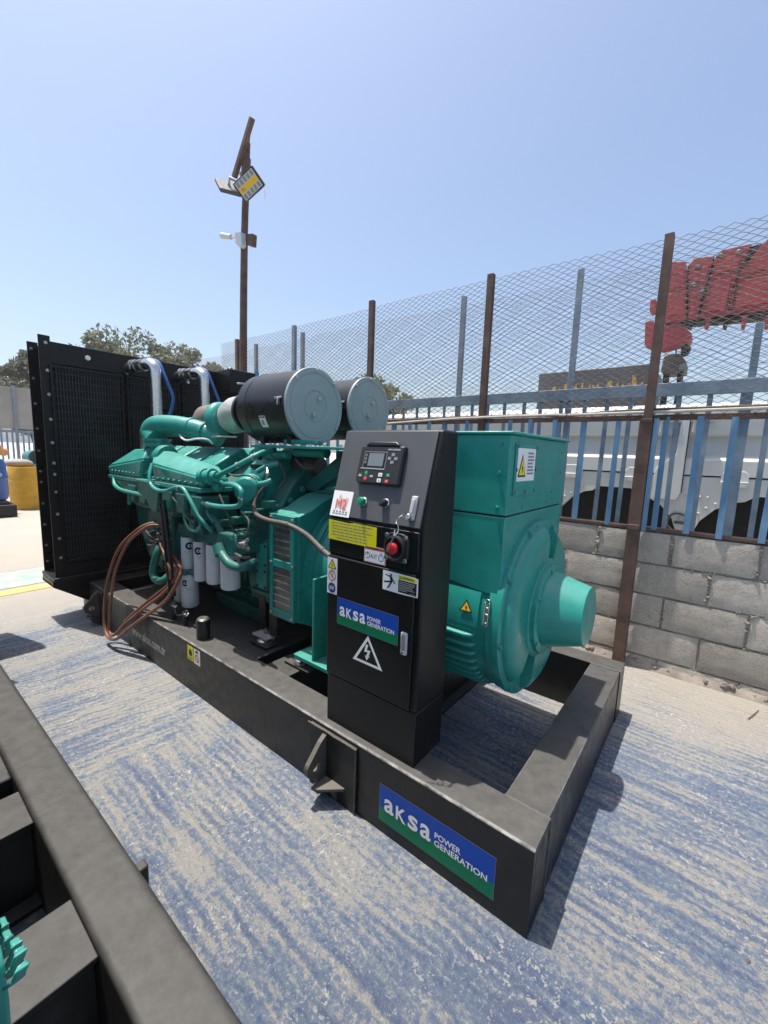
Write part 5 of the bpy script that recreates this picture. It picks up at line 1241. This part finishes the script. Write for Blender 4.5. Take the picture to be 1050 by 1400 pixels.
# ---- coolant pipes
j0 = Vector(q(287, 652, .15)); jd = Vector((.97, .22, .08)).normalized()
b = MB(); b.lathe(j0 - jd * .06, jd, [(0, .052), (.03, .052), (.03, .043), (.06, .043), (.064, .050), (.088, .050), (.088, .036), (.12, .033)], 24)
b.tube([tuple(j0 + jd * .05), q(318, 640, .19), q(340, 628, .25), q(358, 619, .33), q(372, 615, .42)], 0.0155, 14, 6)
b.lathe(q(352, 615, .43), (1, .25, .05), [(0, .03), (.02, .04), (.05, .04), (.07, .03), (.13, .03)], 16); part('coolant_pipe', b, GREEN, GS)
b = MB(); b.tube([q(303, 663, .20), q(312, 662, .15), q(322, 664, .12), q(329, 670, .11), q(330.5, 680, .108), q(328, 690, .108), q(318, 693, .11), q(295, 692, .115), q(262, 684, .125)], 0.0145, 14, 6)
b.lathe(q(300, 664, .22), (.7, -.7, 0), [(0, .036), (.05, .036), (.06, .022), (.08, .02)], 18); part('return_pipe', b, GREEN, GS)
b = MB(); b.tube([q(208, 634, .12), q(204.5, 650, .085), q(206, 662, .075), q(215, 670, .07), q(228, 671, .075), q(240, 666.5, .08), q(250, 668, .085), q(260, 684, .09), q(270, 703, .10), q(281, 717, .12), q(290, 727, .16)], .0125, 12, 6); part('vent_pipe', b, GREEN, GS)
b = MB(); b.tube([q(156, 652, .12), q(157, 663, .10), q(166, 670, .10), q(182, 674, .105), q(200, 678, .12)], .016, 10, 6); b.bar(q(177, 674, .10), q(177, 690, .10), .02, .012, (1, 0, 0)); part('drain_pipe', b, GREEN, GS)
b = MB(); b.hull8([(-3.15, .13, 1.04), (-2.55, .13, 1.02), (-2.55, .42, 1.02), (-3.15, .42, 1.04), (-3.50, .112, 1.222), (-2.16, .118, 1.222), (-2.16, .42, 1.222), (-3.50, .42, 1.222)]); part('lower_manifold', b, GREEN_CAST, GS, .014)
b = MB()
for k in range(6):
    x = -3.2 + k * .19; b.hull8([(x, .10, 1.07), (x + .12, .10, 1.07), (x + .12, .30, 1.0), (x, .30, 1.0), (x - .01, .105, 1.20), (x + .13, .105, 1.20), (x + .13, .3, 1.20), (x - .01, .3, 1.20)])
part('manifold_runner', b, GREEN_CAST, GS, .012)
b = MB(); b.prism([q(193, 655, .14)[::2], q(226, 662, .14)[::2], q(222, 700, .14)[::2], q(216, 700, .14)[::2], q(205, 678, .14)[::2]], lambda x, z: (x, .10, z), (0, .03, 0)); part('support_web', b, GREEN_CAST, GS, .006)
b = MB()
for pts_, rr in (([q(232, 700, .18), q(243, 692, .15), q(256, 690, .14), q(268, 693, .16)], .009), ([q(252, 690, .14), q(252, 708, .11), q(258, 722, .10), q(268, 726, .10), q(274, 719, .12), q(271, 708, .16)], .0085),
                 ([q(236, 708, .2), q(242, 698, .18), q(252, 691, .16)], .007), ([q(280, 690, .15), q(284, 703, .14), q(292, 714, .16)], .009)): b.tube(pts_, rr, 8, 6)
part('fuel_line', b, GREEN, GS)
fp = Vector(q(280, 708, .2))
b = MB(); b.box(fp.x - .14, fp.x + .12, .19, .36, fp.z - .07, fp.z + .06); b.box(fp.x - .05, fp.x + .06, .15, .22, fp.z - .10, fp.z + .03); b.cyl((fp.x - .02, .12, fp.z - .04), (fp.x - .02, .22, fp.z - .04), .032); b.cyl((fp.x - .11, .15, fp.z + .0), (fp.x - .11, .22, fp.z), .026); b.cyl((fp.x + .1, .18, fp.z + .05), (fp.x + .26, .18, fp.z - .08), .02)
b.cyl((fp.x + .02, .14, fp.z + .05), (fp.x - .02, .14, fp.z + .12), .018); part('fuel_pump', b, GREEN_CAST, GS, .006)
b = MB(); b.bolts([(fp.x + dx, .188, fp.z + dz) for dx in (-.12, .10) for dz in (-.05, .04)], (0, -1, 0), .010, .012); b.cyl((fp.x + .03, .13, fp.z - .06), (fp.x + .03, .16, fp.z - .06), .014, n=8); part('bolts', b, STEEL, GS)
# filter head bar
b = MB(); b.hull8([(-2.58, .17, .90), (-1.92, .16, .895), (-1.92, .40, .895), (-2.58, .40, .90), (-2.58, .18, .975), (-1.90, .18, .985), (-1.90, .40, .985), (-2.58, .40, .975)]); b.hull8([(-2.0, .11, .88), (-1.80, .12, .885), (-1.80, .40, .885), (-2.0, .40, .88), (-2.0, .14, 1.0), (-1.82, .15, 1.01), (-1.82, .40, 1.01), (-2.0, .40, 1.0)]); part('filter_head', b, GREEN_CAST, GS, .012)
dp = Vector(q(335, 744, .12))
b = MB(); b.lathe(dp, (0, -1, 0), [(0, .028), (.015, .028), (.015, .016), (.04, .016)], 8); b.bolts([(dp.x + .035, .118, dp.z - .02), (dp.x + .03, .118, dp.z + .03)], (0, -1, 0), .010, .016); part('drain_plug', b, STEEL, GS)
def fuel_filter(x, y, zt, zb, r, logo):
    bb = MB(); bb.lathe((x, y, zb), (0, 0, 1), [(0, r * .80), (.006, r * .95), (.016, r), (zt - zb - .02, r), (zt - zb, r * .97)], 32); o = part('fuel_filter', bb, WHITEF, GS)
    aim = math.degrees(math.atan2(CAM[1] - y, CAM[0] - x))
    pp = MB(); h_ = .0012
    def patch(poly):  # (degrees round the can, drop from its top)
        pp.add([(x + (r + h_) * math.cos(math.radians(aim + u)), y + (r + h_) * math.sin(math.radians(aim + u)), zt - v) for u, v in poly], [tuple(range(len(poly)))])
    if logo:
        du, z0, R_ = logo
        for i in range(24):
            a0, a1 = [math.radians(40 + 280 * t / 24) for t in (i, i + 1)]
            kk = 57.3 / r
            patch([(du + (R_ * .46) * math.cos(t) * kk, z0 - R_ * .46 * math.sin(t)) if s_ == 0 else (du + R_ * math.cos(t) * kk, z0 - R_ * math.sin(t)) for s_, t in ((0, a0), (1, a0), (1, a1), (0, a1))])
        patch([(du - 5, z0 - .001), (du + 14, z0 - R_ * .5), (du + 6, z0 + R_ * .35)])
    for k in range(3): patch([(-30 + 6 * k, .085 + k * .009), (12 - 5 * k, .085 + k * .009), (12 - 5 * k, .0875 + k * .009), (-30 + 6 * k, .0875 + k * .009)])
    patch([(-70, .122), (70, .122), (70, .1232), (-70, .1232)])
    part('print', pp, PNAVY if logo else PGY, o)
    b2 = MB(); b2.lathe((x, y, zt - .004), (0, 0, 1), [(0, r * .9), (.025, r * .9)], 24); part('filter_neck', b2, GREEN_CAST, o)
fuel_filter(-2.485, .20, .888, .632, .0455, (10, .056, .026)); fuel_filter(-2.32, .20, .884, .616, .044, (-20, .058, .025)); fuel_filter(-2.152, .20, .890, .633, .049, None); fuel_filter(-1.968, .20, .884, .640, .058, (20, .075, .026))
b = MB(); b.box(-2.75, -2.38, .17, .36, .636, .662); b.hull8([(-2.72, .13, .636), (-2.42, .13, .636), (-2.42, .2, .636), (-2.72, .2, .636), (-2.70, .14, .668), (-2.44, .14, .668), (-2.44, .2, .675), (-2.70, .2, .675)]); b.box(-2.72, -2.56, .2, .36, .66, .90); part('lower_filter_head', b, GREEN_CAST, GS, .01)
fuel_filter(-2.474, .20, .636, .397, .057, (-34, .058, .022)); fuel_filter(-2.645, .22, .632, .388, .048, None)
o0 = Vector(q(301, 751, .11))
b = MB(); b.lathe(o0, (.55, -.1, -.75), [(-.028, .038), (.035, .038)], 20); b.tube([tuple(o0), q(305, 760, .10), q(313, 770, .10), q(325, 775.5, .11), q(336, 774, .14), q(348, 769, .22)], .026, 16, 6); part('oil_pipe', b, GREEN_CAST, GS)
b = MB(); b.tube([q(322, 757, .12), q(331, 762, .10), q(342, 762, .13)], .009, 8, 5); part('vent_hose', b, CABLE, GS)
b = MB(); b.tube([q(222, 684, .09), q(226, 720, .085), q(231, 770, .085), q(236, 815, .09)], .0235, 12, 4); part('dipstick_tube', b, BLACKT, GS)
b = MB(); b.tube([q(222, 735, .2), q(218, 748, .12), q(212, 766, .09), q(209.5, 782, .08), (q(213, 792, .08)), q(222, 794, .085), q(231, 787, .12)], .026, 14, 6); part('suction_hose', b, GREEN_CAST, GS)
b = MB()
r5 = random.Random(8)
for k in range(10):
    c0 = (r5.uniform(203, 226), r5.uniform(716, 742)); b.tube([q(c0[0], c0[1], .2), q(c0[0] + r5.uniform(-8, 8), c0[1] + r5.uniform(-6, 8), .12), q(c0[0] + r5.uniform(4, 12), c0[1] + r5.uniform(2, 12), .11), q(c0[0] + r5.uniform(10, 22), c0[1] + r5.uniform(0, 12), .2)], .006, 6, 5)
part('wiring', b, CABLE, GS)
b = MB(); b.box(-3.05, -2.66, .18, .42, .66, 1.02); b.lathe((-2.95, .18, .86), (0, -1, 0), [(0, .09), (.02, .09), (.03, .06), (.06, .05)], 20); b.lathe((-2.75, .18, .78), (0, -1, 0), [(0, .06), (.04, .06), (.05, .03)], 14); part('water_pump', b, GREEN_CAST, GS, .01)
b = MB(); b.prism([q(183, 680, .3)[::2], q(222, 690, .3)[::2], q(222, 780, .3)[::2], q(203, 760, .3)[::2], q(190, 720, .3)[::2]], lambda x, z: (x, .3, z), (0, .5, 0)); part('front_cover', b, GREEN_CAST, GS, .015)
# ---- rubber hoses looping over the rail
b = MB(); b.tube([q(228, 722, .15), q(210, 718, .08), q(195, 724, .03), q(174, 744, -.02), (q(158, 780, -.06)), q(152, 820, -.085), q(149.5, 852, -.10), q(150, 864, -.105), q(156, 868, -.10), q(172, 852, -.06), q(200, 829, .0), q(222, 812, .05), q(236, 796, .09), q(242, 780, .12), q(236, 768, .16), q(226, 760, .2)], .0105, 12, 7)
part('rubber_hose', b, HOSEB, GS)
b = MB(); b.tube([q(224, 716, .16), q(205, 716, .09), q(186, 726, .03), q(163, 750, -.02), q(148, 790, -.06), q(143, 830, -.09), q(143.5, 858, -.105), q(149, 872, -.11), q(160, 873, -.10), q(178, 858, -.06), q(205, 838, .0), q(226, 822, .05), q(240, 801, .08), q(247, 784, .10), q(244, 770, .14), q(232, 752, .2)], .0115, 12, 7)
part('rubber_hose', b, HOSEB, GS)
b = MB(); b.tube([q(214, 726, .15), q(220, 745, .10), q(229, 768, .075), q(233, 785, .075), q(229, 800, .08), q(212, 814, .05), q(190, 832, .0), q(170, 850, -.05)], .0095, 10, 6); part('rubber_hose', b, HOSEB, GS)
b = MB(); b.tube([(-1.80, .335, 1.28), (-1.83, .30, 1.22), (-1.82, .27, 1.16), (-1.77, .25, 1.12), (-1.66, .25, 1.10), (-1.50, .26, 1.095), (-1.36, .27, 1.06), (-1.22, .26, 1.0), (-1.05, .22, .965), (-.94, .19, .965)], [.010, .010, .013, .0145, .0145, .0145, .0145, .0145, .0145, .0145], 12, 7)
for x, y_, z in ((-1.50, .26, 1.095), (-1.22, .26, 1.0)): b.lathe((x, y_, z), (1, 0, -.2), [(-.005, .0), (-.005, .017), (.005, .017), (.005, 0)], 12)
part('grey_cable', b, CABLE, GS)
b = MB(); b.tube([q(246, 590, .36), q(247, 597, .33), q(255, 602, .33), q(270, 600, .36), q(283, 601, .40), q(291, 607, .44)], .0075, 8, 6); part('sensor_lead', b, WHITEF, GS)
b = MB(); b.cyl((-3.35, .3, 1.575), (-2.35, .5, 1.575), .007); b.bolts([(-3.30, .29, 1.57), (-3.1, .3, 1.60)], (0, -1, 0), .016, .02); b.box(-3.38, -3.34, .28, .31, 1.46, 1.62); part('tie_rod', b, STEEL, GS)

# ---- radiator
RX, RY0, RY1, RZ0, RZ1 = -3.83, -.23, 1.53, .40, 2.285
b = MB(); b.box(-4.14, RX - .02, RY0 - .02, RY1 + .02, .318, .345); b.box(-4.14, -3.79, RY0 - .02, RY1 + .02, .372, .40); b.box(-4.12, -3.85, -.20, .12, .345, .372); b.box(-4.12, -3.85, 1.2, RY1, .345, .372)
rb = part('radiator_base', b, BLACKM, GS, .006)
b = MB(); b.prism([(-.25, .318), (-.25, .372), (.149, .372), (.149, .12), (.03, .12)], lambda y, z: (-4.12, y, z), (.29, 0, 0)); part('base_outrigger', b, BLACKM, GS, .005)
b = MB(); b.box(RX - .008, RX, RY0, RY0 + .075, RZ0, 2.30); sf = part('side_frame', b, BLACKM, GS, .002)
b = MB(); b.box(RX - .30, RX - .292, RY0 - .005, RY0 + .065, RZ0, 2.285); part('side_frame', b, BLACKM, GS, .002)
b = MB(); b.box(RX - .292, RX - .008, RY0 + .062, RY0 + .072, RZ0, 2.26); part('side_frame', b, BLACKM, GS, .002)
b = MB(); b.box(RX - .008, RX, RY1 - .075, RY1, RZ0, RZ1); part('side_frame', b, BLACKM, GS, .002)
b = MB(); b.box(RX - .30, RX - .008, RY1 - .072, RY1 - .062, RZ0, 2.26); part('side_frame', b, BLACKM, GS, .002)
b = MB(); b.bolts([(RX, RY0 + .045, z) for z in (2.245, 2.04, 1.86, 1.67, 1.49, 1.33, 1.24, 1.10, .92, .72, .56)], (1, 0, 0), .0095, .012)
b.bolts([(RX - .292, RY0 + .02, z) for z in (2.23, 2.0, 1.80, 1.60, 1.42, 1.25, 1.16, .98, .80, .62, .48)], (1, 0, 0), .0085, .012)
b.bolts([(RX - .012 - .02, RY0 + .062, z) for z in (2.17, 2.08, 1.92, 1.88, 1.30, 1.0, .80, .70, .50)], (0, -1, 0), .0085, .012); part('bolts', b, STEEL, sf)
b = MB(); b.box(RX - .012, RX - .004, RY0 + .07, RY1 - .07, 2.10, 2.262); b.box(RX - .20, RX - .012, RY0 + .07, RY1 - .07, 2.25, 2.262); tp = part('header_panel', b, BLACKM, GS, .002)
b = MB(); b.box(RX - .012, RX - .004, RY0 + .07, RY1 - .07, .40, .50); part('lower_panel', b, BLACKM, GS, .002)
b = MB(); b.bolts([(RX - .004, .09, 2.185)], (1, 0, 0), .016, .012); b.bolts([(RX - .004, y, 2.115) for y in (.38, .62, .92)], (1, 0, 0), .012, .012); part('bolts', b, CHROME, tp)
b = MB(); b.box(RX - .29, RX - .10, RY0 + .08, RY1 - .08, .42, 2.24); part('radiator_core', b, DARKCORE, GS)
b = MB(); b.lathe((RX - .10, .62, 1.22), (1, 0, 0), [(0, .66), (.05, .66), (.05, .64), (0, .64)], 56)
for k in range(8):
    a = k * math.pi / 4 + .3; er = Vector((0, math.cos(a), math.sin(a))); et = Vector((.35, -math.sin(a), math.cos(a))).normalized()
    c0 = Vector((RX - .06, .62, 1.22)); b.hull8([tuple(c0 + er * r_ + et * w_ + Vector((h_, 0, 0))) for h_ in (0, .006) for r_, w_ in ((.12, -.06), (.60, -.11), (.60, .11), (.12, .06))])
b.lathe((RX - .08, .62, 1.22), (1, 0, 0), [(0, .14), (.05, .14), (.06, .1), (.06, 0)], 28); part('fan', b, DARKCORE, GS)
GX = RX + .028
panels = [(-.175, .335), (.36, .82), (.845, 1.20), (1.225, 1.46)]
for i, (ya, yb) in enumerate(panels):
    z0, z1 = .52, 2.085
    f_ = MB(); t_ = .018
    f_.box(RX - .004, GX + .004, ya, ya + t_, z0, z1); f_.box(RX - .004, GX + .004, yb - t_, yb, z0, z1); f_.box(RX - .004, GX + .004, ya + t_, yb - t_, z1 - t_, z1); f_.box(RX - .004, GX + .004, ya + t_, yb - t_, z0, z0 + t_)
    gf = part('guard_frame', f_, BLACKM, GS, .002)
    w_ = MB(); nvert = int((yb - ya - 2 * t_) / .0205)
    for k in range(1, nvert):
        y_ = ya + t_ + (yb - ya - 2 * t_) * k / nvert; w_.box(GX - .003, GX + .002, y_ - .0028, y_ + .0028, z0, z1)
    for k in range(1, 27):
        z = z0 + (z1 - z0) * k / 27; w_.box(GX - .006, GX - .002, ya, yb, z - .003, z + .003)
    part('guard_mesh', w_, GUARD, gf, kind='stuff')
# chrome coolant pipes with blue hoses
for yy in (.455, .88):
    b = MB(); b.tube([(-3.46, yy, 1.72), (-3.46, yy, 2.02), (-3.46, yy, 2.10), (-3.475, yy - .004, 2.145), (-3.52, yy - .012, 2.17), (-3.58, yy - .02, 2.172), (-3.84, yy - .07, 2.15)], [.044, .044, .044, .046, .046, .044, .044], 22, 6); cp = part('coolant_pipe', b, CHROME, GS)
    b = MB()
    for x, y2 in ((-3.62, yy - .028), (-3.70, yy - .042), (-3.75, yy - .052)): b.lathe((x, y2, 2.168), (1, .18, .05), [(-.01, .04), (-.01, .052), (.01, .052), (.01, .04)], 20)
    b.box(-3.78, -3.55, yy - .09, yy - .075, 2.172, 2.185); part('hose_clamp', b, STEEL, cp)
    b = MB(); b.tube([(-3.60, yy + .0, 2.225), (-3.50, yy + .045, 2.19), (-3.45, yy + .06, 2.10), (-3.42, yy + .085, 2.0), (-3.40, yy + .11, 1.90), (-3.42, yy + .10, 1.80), (-3.44, yy + .075, 1.72)], .014, 10, 6); part('overflow_hose', b, BLUEH, GS)
b = MB(); b.box(-3.74, -3.58, .68, .80, 1.905, 1.915); part('stay', b, BLACKM, GS)
b = MB(); b.box(-3.80, -3.56, 1.20, 1.50, 2.05, 2.27); tk = part('expansion_tank', b, BLACKM, GS, .01)
b = MB(); b.tube([(-3.56, 1.27, 2.13), (-3.535, 1.27, 2.135), (-3.53, 1.30, 2.138), (-3.53, 1.41, 2.138), (-3.535, 1.44, 2.135), (-3.56, 1.44, 2.13)], .011, 8, 4); part('tank_handle', b, CHROME, tk)
b = MB(); b.lathe((-3.68, 1.28, 2.27), (0, 0, 1), [(0, .03), (.02, .03), (.03, .02)], 14); part('tank_cap', b, BLACKT, tk)
b = MB(); b.box(-3.59, -3.575, 1.505, 1.55, 2.04, 2.30); part('blue_tape', b, BLUETAPE, GS)
# concrete packing block under the radiator end of the skid
b = MB(); b.box(-4.12, -3.72, .03, .5, .0, .115); part('packing_block', b, BLOCK, GS, .006)

# ---- second set: same machine standing alongside, copied with its parts
skip = ('sticker', 'print', 'lettering', 'display', 'notice', 'label', 'triangle', 'plate_print')
def copy_tree(o, parent):
    c = o.copy(); COL.objects.link(c); c.parent = parent
    for ch in list(o.children):
        if any(s in ch.name for s in skip): continue
        copy_tree(ch, c)
    return c
G2 = GS.copy(); COL.objects.link(G2)
for ch in list(GS.children):
    if any(s in ch.name for s in skip): continue
    copy_tree(ch, G2)
G2.location = (-2.0 + .10, .788 - 2.356, 0)
soft = rail(1.427, 1.576, 1, .026, .020, BLACK, 'side_rail_soft', False)
for c in G2.children:
    if c.name.startswith('side_rail') and c.data == far_rail.data: c.data = soft
G2['label'] = 'second generator set, its black skid rail and cross members cut off at lower left'

g2 = lambda px, py, y: un(px, py, 'y', y)
b = MB(); pl_ = [g2(-40, 1270, -1.13), g2(0, 1287, -1.13), g2(7, 1318, -1.13), g2(14, 1370, -1.13), g2(19, 1440, -1.13), g2(-40, 1440, -1.13)]
b.prism([(v_[0], v_[2]) for v_ in pl_], lambda x, z: (x, -1.13, z), (0, -.02, 0)); link(b.mesh('side_cover', GREEN), 'side_cover', G2, .004).location = -Vector(G2.location)
for k, (pts_, rr) in enumerate((([(2, 1302), (6, 1280), (7, 1266), (3, 1256)], .013), ([(8, 1308), (13, 1294), (12, 1282), (8, 1274)], .014), ([(11, 1324), (19, 1306), (23, 1292), (20, 1285)], .015), ([(12, 1336), (22, 1320), (28, 1304), (26, 1296)], .015), ([(13, 1347), (24, 1338), (30, 1324), (29, 1318)], .014))):
    b = MB(); P3 = [Vector(g2(a_, c_, -1.10 - .008 * k)) for a_, c_ in pts_]
    for u_ in range(len(P3) - 1): b.bar(P3[u_], P3[u_ + 1] + (P3[u_ + 1] - P3[u_]) * .08, .004, rr * .95 * (1 - .15 * u_), (.2, -1, .3))
    link(b.mesh('cooling_fin', GREEN), 'cooling_fin', G2, .002).location = -Vector(G2.location)
b = MB(); b.box(-4.02, -3.90, -.83, -.56, .40, 2.29); link(b.mesh('side_panel', BLACKM), 'side_panel', G2, .004).location = -Vector(G2.location)  # unseen panel, added only to throw a shadow on the ground at left

# ------------------------------------------------------------------ dusty air
hm = bpy.data.materials.new('dusty_air'); hm.use_nodes = True; hn = hm.node_tree
hn.nodes.remove(hn.nodes['Principled BSDF'])
pv = hn.nodes.new('ShaderNodeVolumePrincipled'); pv.inputs['Color'].default_value = (.93, .94, .96, 1); pv.inputs['Density'].default_value = .0016; pv.inputs['Anisotropy'].default_value = .35
hn.links.new(pv.outputs[0], hn.nodes['Material Output'].inputs['Volume'])
b = MB(); b.box(-345, 235, -245, 335, -1, 11.5)
o = link(b.mesh('haze', hm), 'haze', kind='stuff')
